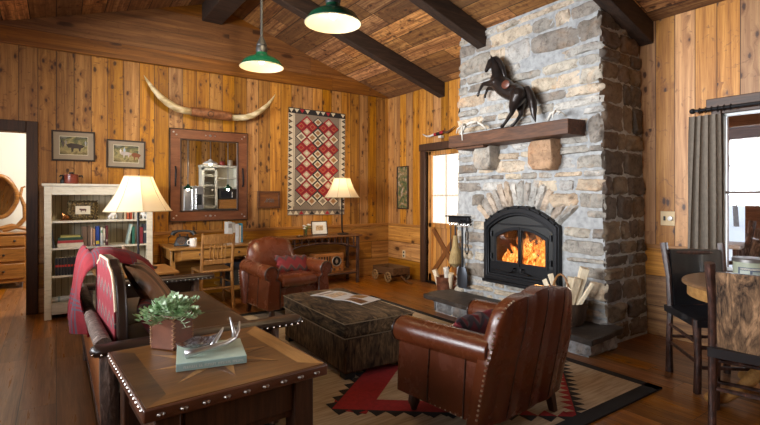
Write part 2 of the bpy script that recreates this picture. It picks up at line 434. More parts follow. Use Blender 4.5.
# floor, ceiling
mb = MB(); mb.b(XL-T, XW+T, YF-T, YW, -.12, 0); mb.b(-3.6, 1.2, YW, 9.3, -.12, 0); struct(mb.build('floor', m_floor, smooth=0))
mb = MB()
def slope(x): return ZE+.0+(XW-x)*SL if x >= XR else ZE+(x-XL)*SL
for x0, x1 in ((XL-T, XR), (XR, XW+T)):
    mb.prism([(x0, slope(x0)), (x1, slope(x1)), (x1, slope(x1)+.12), (x0, slope(x0)+.12)], lambda u, v, s: (u, (YF-T, YW+T)[s], v))
struct(mb.build('ceiling', m_ceiling, smooth=0))
# rails, skirting, tie beam, corner
mb = MB(); mb.b(DX1+.13, XW, YW-.018, YW, RAIL-.02, RAIL+.02); struct(mb.build('trim_1', m_trimpine, bev=.005))
m_trimpine_y = wood('pine_trim_long', (.2,.075,.014), (.42,.18,.04), 'Y', .45)
mb = MB(); mb.b(XW-.016, XW, RY1+.12, YW-.02, RAIL-.02, RAIL+.02); mb.b(XW-.016, XW, WY1+.1, 2.24, RAIL-.02, RAIL+.02); struct(mb.build('trim_2', m_trimpine_y, bev=.005))
mb = MB(); mb.b(XL, XW, YW-.05, YW, ZE, ZE+.245); struct(mb.build('trim_3', m_beamwood, bev=.008))
z0_ = ZE+.247; xa_, xb_ = XL+(z0_-ZE)/SL, XW-(z0_-ZE)/SL
mb = MB(); mb.prism([(xa_, z0_), (xb_, z0_), (XR, ZR-.002)], lambda u, v, s: (u, YW-.022*s, v)); struct(mb.build('trim_4', m_beamwood, smooth=0))
# dark casing of the back doorway
mb = MB()
mb.b(DX1, DX1+.107, YW-.03, YW+T+.02, 0, DZ+.12); mb.b(DX0-.107, DX0, YW-.03, YW+T+.02, 0, DZ+.12); mb.b(DX0, DX1, YW-.03, YW+T+.02, DZ, DZ+.12)
struct(mb.build('trim_5', m_trimdark, bev=.006))
# ridge beam and rafters
mb = MB(); mb.b(1.575, 1.835, YF, YW-.024, 3.60, 3.84); struct(mb.build('trim_6', m_rafter, bev=.01))
k = 7
for y in (5.03, 3.60, 2.16, .73, -.70):
    for side in (1, -1):
        mb = MB()
        xe = XW if side > 0 else XL
        if side > 0 and y in (3.60,): xe = 3.93
        x0 = 1.835 if side > 0 else 1.575
        mb.prism([(x0, slope(x0)), (xe, slope(xe)), (xe, slope(xe)-.205), (x0, slope(x0)-.205)], lambda u, v, s, y=y: (u, y+.13*s, v-.002))
        struct(mb.build('trim_%d' % k, m_rafter, bev=.008)); k += 1
# room beyond the doorway
mb = MB(); mb.b(-3.6, 1.2, 9.0, 9.1, 0, 2.9); mb.b(1.1, 1.2, YW+T+.02, 9.0, 0, 2.9); mb.b(-3.6, -3.5, YW+T+.02, 9.0, 0, 2.9)
mb.b(-3.6, XL-T, YW, YW+T, 0, 2.9); struct(mb.build('wall_bedroom', m_white, smooth=0))
mb = MB(); mb.b(-3.6, 1.2, YW+T, 9.1, 2.9, 3.0); struct(mb.build('ceiling_bedroom', m_white, smooth=0))
area('bedroom_fill', (.55, 7.3, 2.4), (-.6, .6, -.5), 1.0, 1.0, 75, (1.0, .92, .8))  # unseen area lamp added inside the closed room to brighten it

# ---- dining window (window_1): frame, sash, panes ----
t = bpy.data.objects.new('window_1', None); C.objects.link(t); t.location = (XW, (WY0+WY1)/2, WZ0); t['kind'] = 'structure'
L = lambda y: y-(WY0+WY1)/2
mb = MB(); hw = (WY1-WY0)/2; hz = WZ1-WZ0
mb.b(-.03, T, -hw-.02, -hw+.03, -.02, hz+.1); mb.b(-.03, T, hw-.03, hw+.045, -.02, hz+.1); mb.b(-.035, T, -hw-.08, hw+.08, hz, hz+.105); mb.b(-.05, T, -hw-.06, hw+.06, -.05, .0)
mb.b(-.02, T, -hw+.03, hw-.03, hz-.03, hz)
mb.build('window_frame', m_trimdark_h, t, bev=.005)
m_whitepaint = plain('white_sash_paint', (.72,.74,.74), .5)
mb = MB(); a = -hw+.03; b_ = hw-.03
for (y0, y1, z0, z1) in ((a, a+.02, .0, hz-.03), (b_-.02, b_, 0, hz-.03), (a, b_, 0, .022), (a, b_, hz-.052, hz-.03)):
    mb.b(.0, .04, y0, y1, z0, z1)
mb.build('sash', m_whitepaint, t, bev=.003)
mb = MB(); mb.b(.005, .035, a, b_, .64, .66); mb.b(.005, .035, -.02, .02, 0, hz-.03); mb.build('glazing_bar', m_trimdark_h, t)
mb = MB(); mb.b(.018, .022, a, b_, .01, hz-.04); mb.build('pane', m_glass, t, smooth=0)
# ---- part-glazed plank door in the right wall (door_1) ----
t = bpy.data.objects.new('door_1', None); C.objects.link(t); t.location = (XW, (RY0+RY1)/2, 0); t['kind'] = 'structure'
hw = (RY1-RY0)/2
m_doorwood = planks('door_boards', 'Y', 'Z', .11, 0, [(.3,(.22,.08,.016)),(.5,(.40,.17,.035)),(.7,(.55,.27,.07))], groove=.004, knots=.3, seed=12)
mb = MB()
for s in (-1, 1): mb.b(-.04, T, s*hw, s*(hw+.11), 0, RZ)
mb.b(-.05, T, -hw-.125, hw+.125, RZ, RZ+.105)
mb.build('door_frame', m_trimdark, t, bev=.006)
m_bracewood = wood('brace_wood', (.10,.030,.006), (.24,.085,.018), 'Z', .5)
mb = MB(); yl, yh = -hw+.01, hw-.01
for s in (-1, 1): mb.b(.02, .07, s*(hw-.012), s*(hw-.09), .02, RZ-.01)
mb.b(.02, .07, -hw+.02, hw-.02, RZ-.07, RZ-.01); mb.b(.02, .07, -hw+.02, hw-.02, .83, .90); mb.b(.02, .07, -hw+.02, hw-.02, .02, .14)
mb.build('door_stile', m_doorwood, t, bev=.004)
mb = MB(); mb.b(.04, .065, -hw+.09, hw-.09, .13, .84); mb.build('door_panel', m_doorwood, t, smooth=0)
for s in (-1, 1):
    mb = MB(); a = Vector((.03, -s*(hw-.12), .17)); b_ = Vector((.03, s*(hw-.12), .81)); d = (b_-a)
    ang = math.atan2(d.z, d.y); mb.box((a+b_)/2, (.022+.004*s, d.length, .075), rot=Euler((ang, 0, 0))); mb.build('cross_brace', m_bracewood, t, bev=.003)
mb = MB(); mb.b(.052, .056, -hw+.085, hw-.085, .90, RZ-.07); mb.build('pane', m_glass, t, smooth=0)
mb = MB(); mb.b(.045, .065, -.009, .009, .90, RZ-.07); mb.b(.045, .065, -hw+.09, hw-.09, 1.30, 1.315); mb.build('glazing_bar', m_doorwood, t)
mb = MB(); mb.b(-.01, .10, -hw, hw, 0, .03); mb.build('threshold', m_black, t)
mb = MB(); mb.grid(lambda u, v: (.036+.008*math.sin(u*58), (u-.5)*2*(hw-.10), .87+v*1.03), 90, 4, thick=lambda u, v: (.0375+.008*math.sin(u*58), (u-.5)*2*(hw-.10), .87+v*1.03))
o = mb.build('door_curtain', cloth('sheer_white_curtain', (.88,.82,.72), .75), None); place(o, (XW, (RY0+RY1)/2, 0)); tag(o, 'sheer white curtain over the glass of the plank door', 'curtain')

# ---- outdoors beyond the right wall ----
m_snow = plain('snow', (.86,.89,.94), .9, var=.03, sc=2)
mb = MB()
mb.grid(lambda u, v: (XW+T+.02+u*60, -40+v*80, -.45+ (0 if u < .04 else (u-.04)*9)+.35*noise.noise(Vector((u*9, v*9, 1.3)))*min(1, u*12)), 40, 40)
o = mb.build('ground_snow', m_snow, smooth=180); o['kind'] = 'structure'; 
m_porchwood = wood('porch_timber', (.07,.030,.016), (.25,.12,.06), 'Y', .7)
mb = MB(); mb.b(XW+T+.02, 7.6, -1.6, 6.5, -.22, -.06); struct(mb.build('floor_porch', m_porchwood, smooth=0))
mb = MB(); mb.b(XW+T+.02, 7.9, -1.6, 6.5, 2.45, 2.6); struct(mb.build('ceiling_porch', m_porchwood, smooth=0))
mb = MB(); mb.b(7.45, 7.65, -1.6, 6.5, 1.90, 2.45); struct(mb.build('trim_90', m_porchwood, bev=.01))
pp = ray(755, 200); q = pp*(7.55/pp.x)
mb = MB(); mb.box((7.55, q.y, .92), (.17, .17, 2.08)); tag(mb.build('porch_post', m_porchwood, bev=.01), 'square brown timber porch post outside the dining window', 'post')
m_treebark = plain('grey_tree_bark', (.20,.18,.17), .9, var=.3)
def bare_tree(x, y, z, h, seed, label):
    r = random.Random(seed); mb = MB()
    def br(p, d, ln, rd, lev):
        pts = [p]; q = p.copy(); dd = d.copy()
        for k in range(4):
            dd = (dd+Vector((r.uniform(-.22,.22), r.uniform(-.22,.22), r.uniform(-.02,.14)))).normalized(); q = q+dd*ln/4; pts.append(q.copy())
        mb.tube(pts, [rd, rd*.85, rd*.7, rd*.55, rd*.4], 5)
        if lev > 0:
            for k in range(6 if lev > 1 else 5):
                p0 = pts[1+k%4]; a = r.uniform(0, 2*PI)
                nd = (dd*.55+Vector((math.cos(a), math.sin(a), r.uniform(.0,.5)))*.8).normalized()
                br(p0, nd, ln*r.uniform(.42,.6), rd*.45, lev-1)
    br(Vector((0,0,0)), Vector((0,0,1)), h, .11*h/6, 3)
    o = mb.build('bare_tree', m_treebark); o.location = (x, y, z); tag(o, label, 'tree'); return o
bare_tree(13.0, 4.24, .3, 3.4, 3, 'leafless tree in the snow seen through the left panes of the dining window')
bare_tree(18.6, 5.7, 1.2, 3.6, 8, 'taller leafless tree standing farther out in the snow, right of the nearer one')
# porch chair with slab back
t = thing('porch_chair', 'rustic slab-back wooden chair on the porch outside the window', 'chair', (5.95, 1.86, -.06), rad(-118))
m_slab = hide('split_log_slab', 'Z', (.05,.03,.022), (.42,.33,.26), .9)
mb = MB()
for k in range(4): mb.box((-.19+.127*k, .28, .70), (.115, .03, .62+.06*(k%2)), rot=Euler((rad(-14), 0, 0)))
mb.build('backrest', m_slab, t, bev=.012)
mb = MB(); mb.box((0, 0, .40), (.56, .5, .05)); mb.build('seat', m_slab, t, bev=.01)
for s in (-1, 1):
    mb = MB(); mb.tube([(s*.29, .20, 0), (s*.29, .24, .5), (s*.29, .36, 1.08)], .035, 10); mb.build('leg', m_bark, t)
    mb = MB(); mb.tube([(s*.29, -.22, 0), (s*.29, -.22, .60)], .033, 10); mb.build('leg', m_bark, t)
    mb = MB(); mb.box((s*.29, 0, .62), (.10, .56, .035)); mb.build('armrest', m_slab, t, bev=.01)
t = thing('porch_table', 'small snow-dusted table on the porch beyond the curtain', 'table', (6.3, 2.25, -.06), rad(10))
mb = MB(); mb.box((0, 0, .80), (.5, .5, .05)); mb.build('tabletop', m_snow, t, bev=.01)
for sx in (-1, 1):
    for sy in (-1, 1): mb = MB(); mb.tube([(sx*.2, sy*.2, 0), (sx*.2, sy*.2, .775)], .03, 8); mb.build('leg', m_bark, t)

# ---- curtain and rod of the dining window ----
m_curtain = plain('grey_taupe_curtain', (.20,.165,.13), .9, var=.15, sc=30, bump=.2)
mb = MB()
def cf(off):
    def g(u, v):
        y = 1.71+ (u-.5)*(.215+.05*(1-v)) +.02*(1-v); ph = u*2*PI*4.6+ .7*math.sin(v*3+u*4)+1.1*math.sin(u*5.1+.6)
        return (XW-.085+.032*math.sin(ph)*(.65+.35*(1-v))+off, y+.010*math.sin(ph*2+1), .42+v*(1.985-.42))
    return g
mb.grid(cf(0), 120, 20, thick=cf(.004))
tag(mb.build('curtain', m_curtain, smooth=60), 'grey-taupe pleated curtain hanging left of the dining window', 'curtain')
t = thing('curtain_rod', 'dark iron curtain rod above the dining window', 'curtain rod', (XW-.09, 1.0, 2.03))
mb = MB(); mb.tube([(0, -1.0, 0), (0, .78, 0)], .013, 10); mb.ball((0, .80, 0), .024); mb.build('rod', m_black, t)
for k in range(6): mb = MB(); mb.tube([(.0+.02*math.cos(a), .52+k*.045, -.004+.024*math.sin(a)) for a in [q*PI/8 for q in range(17)]], .003, 6, cap=False); mb.build('ring', m_black, t)
mb = MB(); mb.b(-.01, .09, .755, .77, -.012, .01); mb.build('bracket', m_black, t)
# =============== STONE FIREPLACE ===============
XF = 3.92; FY0, FY1 = 2.232, 4.07
def taper(y, z):   # the stack narrows slightly towards the top
    c = 3.14; return c+(y-c)*(1.015-.028*z)
STONE_COLS = [(.33,.31,.28),(.36,.345,.32),(.42,.38,.32),(.47,.40,.31),(.50,.42,.33),(.30,.28,.25),(.24,.215,.19),(.40,.39,.375),(.46,.44,.41),(.20,.175,.15),(.44,.35,.26)]
STONE_SHADED = [(.12,.085,.06),(.15,.11,.08),(.11,.085,.07),(.16,.12,.085),(.09,.07,.055),(.13,.11,.095),(.19,.145,.10)]
def stone_mat(name):
    n = NT(name, .85)
    a = n.node('ShaderNodeAttribute', attribute_name='tone'); 
    k1 = n.noise(n.coord(), 7, 5, .65, .4); k2 = n.noise(n.coord(), 34, 4, .65)
    rust = n.rng(n.noise(n.coord(), 4.3, 4, .6, .8), .56, .70, 0, .45)
    c = n.mix(n.rng(k1, .3, .7, 0, 1), n.mix(1.0, a.outputs['Color'], (.70,.68,.66), 'MULTIPLY'), n.mix(1.0, a.outputs['Color'], (1.45,1.42,1.36), 'MULTIPLY'))
    c = n.mix(rust, c, n.mix(1.0, c, (1.25,.86,.55), 'MULTIPLY'))
    c = n.mix(n.rng(n.noise(n.coord(), 19, 6, .75, .5), .50, .66, 0, .85), c, n.mix(1.0, c, (.42,.39,.37), 'MULTIPLY'))
    n.col(c); n.bump(n.m('ADD', n.m('MULTIPLY', k1, 1.0), n.m('MULTIPLY', k2, .5)), .9, .012)
    return n.mat
m_stone = stone_mat('fieldstone')
m_mortar = plain('pale_mortar', (.36,.365,.365), .92, var=.25, sc=22, bump=.9)
class Stones(MB):
    def __init__(s): super().__init__(); s.tone = []
    def stone(s, O, U, V, Nn, w, h, dep, colr, rng, shape=None, n=9):
        """a rough stone patch w x h centred on O standing dep proud along Nn"""
        sd = rng.uniform(0, 100); k = 0; vs = []; e = rng.uniform(4.5, 12)
        tilt = (rng.uniform(-.25,.25), rng.uniform(-.25,.25))
        ny = max(5, min(11, int(h/.022)+3)); nx = max(5, min(18, int(w/.022)+3))
        for i in range(nx+1):
            for j in range(ny+1):
                a, b = -1+2*i/nx, -1+2*j/ny
                # bunch the outer ring to make steep edges
                a = math.copysign(abs(a)**.72, a); b = math.copysign(abs(b)**.72, b)
                m = max(abs(a), abs(b)); 
                L = (abs(a)**e+abs(b)**e)**(1/e) or 1
                ra, rb = a*m/L, b*m/L
                nz = noise.noise(Vector((ra*1.7+sd, rb*1.7, sd)))
                edge = 1+(.20*noise.noise(Vector((ra*1.5+sd, rb*1.5, 4.4)))+.10*noise.noise(Vector((ra*4+sd, rb*4, 7.4))))*m
                hgt = (1-m**9)*(.75+tilt[0]*ra+tilt[1]*rb+.6*nz+.42*noise.noise(Vector((ra*w*24+sd, rb*h*24, 2))))
                x, y = ra*w/2*edge, rb*h/2*edge
                if shape: x, y = shape(x, y)
                vs.append(O+U*x+V*y+Nn*(dep*hgt-.004))
        fs = [(i*(ny+1)+j, (i+1)*(ny+1)+j, (i+1)*(ny+1)+j+1, i*(ny+1)+j+1) for i in range(nx) for j in range(ny)]
        s.add(vs, fs, 0); s.tone += [colr]*len(vs)
    def fill(s, vs, fs, mi=1):
        s.add(vs, fs, mi); s.tone += [(.4,.4,.4)]*len(vs)
    def finish(s, name, parent):
        o = s.build(name, [m_stone, m_mortar], parent, smooth=50, recalc=False)
        ca = o.data.color_attributes.new('tone', 'FLOAT_COLOR', 'POINT')
        for i, c in enumerate(s.tone): ca.data[i].color = (*c, 1)
        return o
ACY, ACZ = 3.13, .62                      # centre of the arch's circle
def arch_r(y, z): return math.hypot((y-ACY)/1.0, (z-ACZ))
OPY0, OPY1, OPZ0 = 2.665, 3.60, .395
fire = thing('stone_fireplace', 'tall grey fieldstone fireplace and chimney rising to the ceiling', 'fireplace', (0,0,0))
S = Stones(); rng = random.Random(11)
def P(y, z, x=XF): return Vector((x, taper(y, z), z))
# mortar core with an opening for the stove
def core_box(y0, y1, z0, z1):
    vs = [Vector((x, taper(y, z), min(z, slope(x)-.002))) for x in (XF, XW-.002) for y in (y0, y1) for z in (z0, z1)]
    S.fill(vs, [(0,1,3,2)[::-1],(4,5,7,6),(0,4,5,1)[::-1],(2,3,7,6)[::-1],(0,2,6,4)[::-1],(1,5,7,3)[::-1]])
core_box(FY0, OPY0, 0, 3.3); core_box(OPY1, FY1, 0, 3.3); core_box(OPY0, OPY1, 0, OPZ0); core_box(OPY0, OPY1, 1.16, 3.3)
# arch spandrel in mortar
N = 18
for k in range(N):
    y0 = OPY0+(OPY1-OPY0)*k/N; y1 = OPY0+(OPY1-OPY0)*(k+1)/N
    f = lambda y: OPZ0+.615+.185*(1-((y-ACY)/.4675)**2)
    S.fill([Vector((XF, taper(y0,f(y0)), f(y0))), Vector((XF, taper(y1,f(y1)), f(y1))), Vector((XF, taper(y1,1.2), 1.2)), Vector((XF, taper(y0,1.2), 1.2)),
            Vector((XF+.3, y0, f(y0))), Vector((XF+.3, y1, f(y1)))], [(0,1,2,3)[::-1], (0,1,5,4)])
UY, UZ, NX = Vector((0,-1,0)), Vector((0,0,1)), Vector((-1,0,0))
def rows(z0, z1, hs):
    z = z0
    while z < z1-.03:
        h = min(rng.choice(hs)*rng.uniform(.85,1.15), z1-z); 
        if z1-z-h < .05: h = z1-z
        yield z, h; z += h
def blocked(y, z, hw, hh):
    if y-hw < OPY1+.0 and y+hw > OPY0-.0 and z-hh < 1.10: 
        if z > OPZ0-.02 : return True
    ang = math.atan2(z-ACZ, y-ACY)
    return math.hypot(y-ACY, (z-ACZ)) < .80 and rad(38) < ang < rad(142) 
for z, h in rows(.03, 3.14, [.08,.11,.14,.18,.24]):
    y = FY0-.015
    while y < FY1-.02:
        w = rng.choice([.14,.2,.28,.36,.46,.58])*rng.uniform(.85,1.15)
        if FY1+.015-(y+w) < .12: w = FY1+.015-y
        # a row that meets the opening is cut back to its jamb
        cy = y+w/2; cz = z+h/2
        if OPZ0 < cz < 1.05 and y < OPY1 and y+w > OPY0:
            if y < OPY0-.07: w = OPY0-.005-y; cy = y+w/2
            elif y+w > OPY1+.07: y = OPY1+.005; w = min(w, .35); cy = y+w/2
            else: y += w; continue
        if not blocked(cy, cz, w/2, h/2) and cz < 3.1:
            g = rng.uniform(.008,.030)
            split = rng.random() < .22 and h > .18 and w > .16
            parts = [(cy, cz, w, h)] if not split else [(cy, z+h*.27, w, h*.52), (cy, z+h*.77, w, h*.44)]
            for (a, b, ww, hh) in parts:
                if rng.random() < .05: continue
                tl = rng.uniform(-.05, .05)
                V = (UZ+UY*tl).normalized(); U = (UY-UZ*tl).normalized()
                S.stone(P(a, b, XF+.002), U, V, NX, ww-g, hh-g, rng.uniform(.018,.046), rng.choice(STONE_COLS), rng)
        y += w
# voussoirs of the relieving arch
cols = [(.37,.36,.34),(.42,.40,.37),(.44,.35,.27),(.33,.32,.30),(.46,.44,.41),(.30,.275,.25),(.40,.33,.27)]
nv = 15
for k in range(nv):
    a = rad(40+100*(k+.5)/nv); r0 = .56+.02*abs(k-7)/7; r1 = .83+rng.uniform(-.03,.03)
    d = Vector((0, math.cos(a), math.sin(a))); c = Vector((XF, ACY, ACZ+.02))+d*((r0+r1)/2)
    S.stone(Vector((XF, taper(c.y, c.z), c.z)), d.cross(NX).normalized(), d, NX, .084+rng.uniform(-.010,.008), r1-r0, rng.uniform(.03,.05), rng.choice(cols), rng)
# the side that faces the dining end: browner stones, its shade put into their tones
UX, NY = Vector((1,0,0)), Vector((0,-1,0))
for z, h in rows(.02, 3.06, [.12,.16,.2,.25]):
    x = XF-.01
    while x < XW-.03:
        w = rng.choice([.14,.2,.27,.34])*rng.uniform(.85,1.15)
        if XW-(x+w) < .1: w = XW-x
        ctr = Vector((x+w/2, taper(FY0, z+h/2)+.004, z+h/2))
        if ctr.z < slope(x+w)-.04: S.stone(ctr, UX, UZ, NY, w-.006, h-.008, rng.uniform(.02,.045), rng.choice(STONE_SHADED), rng)
        x += w
for z, h in rows(.02, 3.0, [.14,.2,.25]):      # far side
    x = XF-.01
    while x < XW-.03:
        w = min(rng.choice([.2,.27,.34]), XW-x)
        S.stone(Vector((x+w/2, taper(FY1, z+h/2)-.004, z+h/2)), UX, UZ, Vector((0,1,0)), w-.02, h-.02, .03, rng.choice(STONE_COLS), rng); x += w
S.finish('chimney', fire)
# corbels under the mantel
for (ya, yb, zb, colr, nm) in ((2.663, 2.945, 1.55, (.40,.25,.15), 'tan'), (3.41, 3.664, 1.585, (.36,.33,.29), 'grey')):
    c = Stones(); r = random.Random(5)
    yc, zc = (ya+yb)/2, (zb+1.835)/2; hw, hh = (yb-ya)/2, (1.835-zb)/2
    nu, nvv = 9, 9
    outline = [(-.7,-1),(0.1,-1.03),(.62,-.95),(.96,-.55),(1.0,0),(.96,.6),(.7,.98),(0,1),(-.96,1),(-1,.2),(-1,-.55)]
    vs = []; m = len(outline)
    for lay, (x, sc) in enumerate(((XF+.01,1),(XF-.13,1),(XF-.155,.93),(XF-.165,.6),(XF-.168,.2))):
        for q, (a, b) in enumerate(outline):
            jit = .006*noise.noise(Vector((a*3, b*3, lay+yc*7)))
            vs.append((x+jit*1.5, yc+a*hw*sc, zc+b*hh*sc+jit))
    fs = [(l*m+q, l*m+(q+1)%m, (l+1)*m+(q+1)%m, (l+1)*m+q) for l in range(4) for q in range(m)]+[tuple(4*m+q for q in range(m))]
    c.add(vs, fs, 0); c.tone += [colr]*len(vs)
    o = c.build('corbel', [m_stone, m_mortar], fire, smooth=40)
    ca = o.data.color_attributes.new('tone', 'FLOAT_COLOR', 'POINT')
    for i in range(len(vs)): ca.data[i].color = (*colr, 1)
    lab(o, nm+' rounded stone corbel')
# mantel timber
m_mantel = wood('hewn_mantel_timber', (.030,.011,.005), (.155,.062,.026), 'Y', .6, bump=.6, streak=10)
mb = MB(); ny = 24; vs = []
prof = [(3.65,1.84),(3.652,1.975),(3.925,1.983),(3.925,1.84)]
for k in range(ny+1):
    y = 2.42+(3.925-2.42)*k/ny
    for (x, z) in prof: vs.append((x+.006*noise.noise(Vector((y*5, z*9, x))), y, z+.005*noise.noise(Vector((y*4, x*9, z)))))
fs = [(k*4+q, k*4+(q+1)%4, (k+1)*4+(q+1)%4, (k+1)*4+q) for k in range(ny) for q in range(4)]+[(0,1,2,3), tuple(ny*4+q for q in (3,2,1,0))]
mb.add(vs, fs); mb.b(3.70, 3.93, 3.45, 3.85, 1.815, 1.842)
mb.build('mantel', m_mantel, fire, bev=.006)
# raised hearth: flagstone slabs on a stone base
m_flag = (lambda n: (n.col(n.ramp(n.noise(n.coord(), 9, 6, .65), [(.3,(.014,.010,.008)),(.55,(.036,.026,.020)),(.75,(.085,.066,.052))])), n.bump(n.noise(n.coord(), 22, 5), .5, .008), n.mat)[-1])(NT('dark_flagstone', .55))
hb = Stones(); r = random.Random(4)
x0, x1, y0, y1 = 3.52, XF+.02, 2.15, 4.0
hb.fill([Vector((x,y,z)) for x in (x0,x1) for y in (y0,y1) for z in (0,.13)], [(0,2,3,1),(4,5,7,6),(0,1,5,4),(2,6,7,3),(1,3,7,5)])
y = y0-.01
while y < y1:
    w = min(r.uniform(.22,.42), y1-y+.01); hb.stone(Vector((x0, y+w/2, .066)), UY, UZ, NX, w-.012, .125, .03, r.choice([(.30,.30,.31),(.22,.22,.225),(.38,.37,.36)]), r); y += w
x = x0-.01
while x < x1-.02:
    w = min(.22, x1-x); hb.stone(Vector((x+w/2, y0, .066)), UX, UZ, NY, w-.01, .125, .03, (.36,.35,.34), r); x += w
hb.finish('hearth_base', fire)
def slab(poly, z0, z1, seed):
    mb = MB(); pts = []; r = random.Random(seed)
    n = len(poly)
    for i in range(n):
        a, b = Vector(poly[i]), Vector(poly[(i+1)%n]); k = max(2, int((b-a).length/.07))
        for q in range(k):
            p = a.lerp(b, q/k); pts.append((p.x+r.uniform(-.008,.008), p.y+r.uniform(-.008,.008)))
    mb.prism(pts, lambda u, v, s: (u, v, (z0, z1)[s]+.0*u))
    return mb.build('hearth_slab', m_flag, fire, bev=.007)
slab([(3.43,3.36),(3.45,4.14),(3.73,4.20),(3.93,4.14),(3.93,3.36)], .133, .183, 1)
slab([(3.44,2.72),(3.43,3.35),(3.93,3.35),(3.93,2.72)], .133, .181, 2)
slab([(3.41,2.05),(3.44,2.71),(3.93,2.71),(3.93,2.235),(3.99,2.20),(3.97,2.10)], .133, .185, 3)

# ---- fireplace insert: arched black iron stove front ----
t = thing('fireplace_insert', 'black iron arched fireplace insert with two glass doors, fire burning inside', 'stove', (XF-.02, ACY, OPZ0))
hw = .47
def archtop(y, base, rise, half): return base+rise*max(0, 1-(y/half)**2)
def arch_frame(y_out, zb_o, zt_o, rise_o, y_in, zb_i, zt_i, rise_i, x0, x1, mat, name, bev=.004):
    """ring between an outer and an inner arched outline"""
    n = 14; A = []; B = []
    for (yo, zb, zt, ri, L_) in ((y_out, zb_o, zt_o, rise_o, A), (y_in, zb_i, zt_i, rise_i, B)):
        L_.append((-yo, zb)); 
        for k in range(n+1): y = -yo+2*yo*k/n; L_.append((y, archtop(y, zt, ri, yo)))
        L_.append((yo, zb))
    mb = MB(); m = len(A); vs = [(x, p[0], p[1]) for x in (x0, x1) for L_ in (A, B) for p in L_]
    fs = []
    for k in range(m):
        k2 = (k+1)%m
        fs += [(k, k2, m+k2, m+k), (2*m+k, 3*m+k, 3*m+k2, 2*m+k2), (k, 2*m+k, 2*m+k2, k2), (m+k, m+k2, 3*m+k2, 3*m+k)]
    mb.add(vs, fs); return mb.build(name, mat, t, bev=bev)
arch_frame(hw, 0, .62, .185, .40, .075, .55, .155, -.03, .05, m_black, 'surround', .006)
arch_frame(.455, .01, .61, .175, .415, .05, .565, .165, -.045, -.02, m_black, 'surround_rib', .006)
arch_frame(.40, .075, .55, .155, .318, .20, .49, .085, .0, .045, m_blackm, 'door_frame', .006)
arch_frame(.335, .185, .495, .09, .305, .215, .47, .085, -.012, .01, m_black, 'door_bead', .003)
mb = MB(); mb.b(-.014, .03, -.02, .02, .18, .58); mb.b(-.022, .0, -.006, .006, .18, .58); mb.build('door_meeting_stile', m_black, t, bev=.003)
mb = MB(); mb.b(-.008, .03, -.40, .40, .075, .20); mb.b(-.02, 0, -.36, .36, .105, .12); mb.build('lower_grille', m_black, t, bev=.004)
mb = MB(); mb.b(-.006, .03, -.30, .30, .60, .615); mb.build('upper_vent', m_black, t, bev=.003)
for s in (-1, 1):
    mb = MB(); y0, y1 = (.022, .312); n = 10
    pts = [(s*(y0+(y1-y0)*k/n), archtop(y0+(y1-y0)*k/n, .49, .085, .318)) for k in range(n+1)]
    mb.prism([(s*y0, .19)]+pts+[(s*y1, .19)], lambda u, v, q: (.012+.004*q, u, v)); mb.build('glass_pane', m_glass, t, smooth=0)
    mb = MB(); mb.tube([(-.02, s*.05, .16), (-.055, s*.05, .16), (-.06, s*.06, .13), (-.06, s*.15, .115)], .009, 8); mb.build('door_handle', m_black, t)
    for z in (.26, .5): mb = MB(); mb.tube([(-.016, s*.372, z-.03), (-.016, s*.372, z+.03)], .012, 8); mb.build('hinge', m_black, t)
for k in range(9):
    a = rad(22+136*k/8); mb = MB(); yy = .455*math.cos(a); mb.ball((-.045, yy, archtop(yy, .61, .18, .47)), .014, 8); mb.build('stud', m_black, t)
mb = MB(); n = 10   # ash lip
mb.b(-.07, .03, -.46, .46, -.02, .012); mb.build('ash_lip', m_black, t, bev=.006)
m_soot = plain('sooty_firebrick', (.05,.03,.02), .9, var=.5, sc=9, bump=.4)
mb = MB(); d = .44
mb.b(.05, d, -.40, -.385, .06, .71); mb.b(.05, d, .385, .40, .06, .71); mb.b(.05, d, -.40, .40, .06, .075); mb.b(.05, d, -.40, .40, .70, .715); mb.b(d-.02, d, -.40, .40, .06, .71)
mb.build('firebox', m_soot, t, smooth=0)
# burning logs and flames
m_burn = (lambda n: (n.col(n.ramp(n.noise(n.coord(), 14, 4), [(.4,(.02,.012,.008)),(.7,(.18,.08,.04))])), n.set(n.bsdf.inputs['Emission Color'], n.ramp(n.noise(n.coord(), 11, 4, .6, .6), [(.48,(0,0,0)),(.62,(1,.16,.02)),(.75,(1,.5,.12))])), n.set(n.bsdf.inputs['Emission Strength'], 3.0), n.mat)[-1])(NT('burning_wood', .9))
fx, fy, fz = XF-.02, ACY, OPZ0
r = random.Random(3)
for i, (a, b, rd, lb) in enumerate((((.14,.22,.13),(.20,-.24,.14),.05,'glowing log lying along the front of the fire'),((.34,.20,.14),(.30,-.22,.13),.055,'charred log at the back of the fire'),((.14,-.25,.17),(.30,.02,.36),.045,'burning split log leaning up from the right of the fire'),((.16,.20,.17),(.26,-.05,.28),.042,'burning log leaning from the left of the fire'))):
    mb = MB(); a = Vector(a); b_ = Vector(b); pts = [a.lerp(b_, q/6)+Vector((0, r.uniform(-.006,.006), r.uniform(-.006,.006))) for q in range(7)]
    mb.tube(pts, [rd*r.uniform(.85,1.1) for _ in pts], 9, jitter=.25, seed=i)
    o = mb.build('burning_log', m_burn); o.location = (fx, fy, fz); tag(o, lb, 'log', 'logs burning in the fireplace')
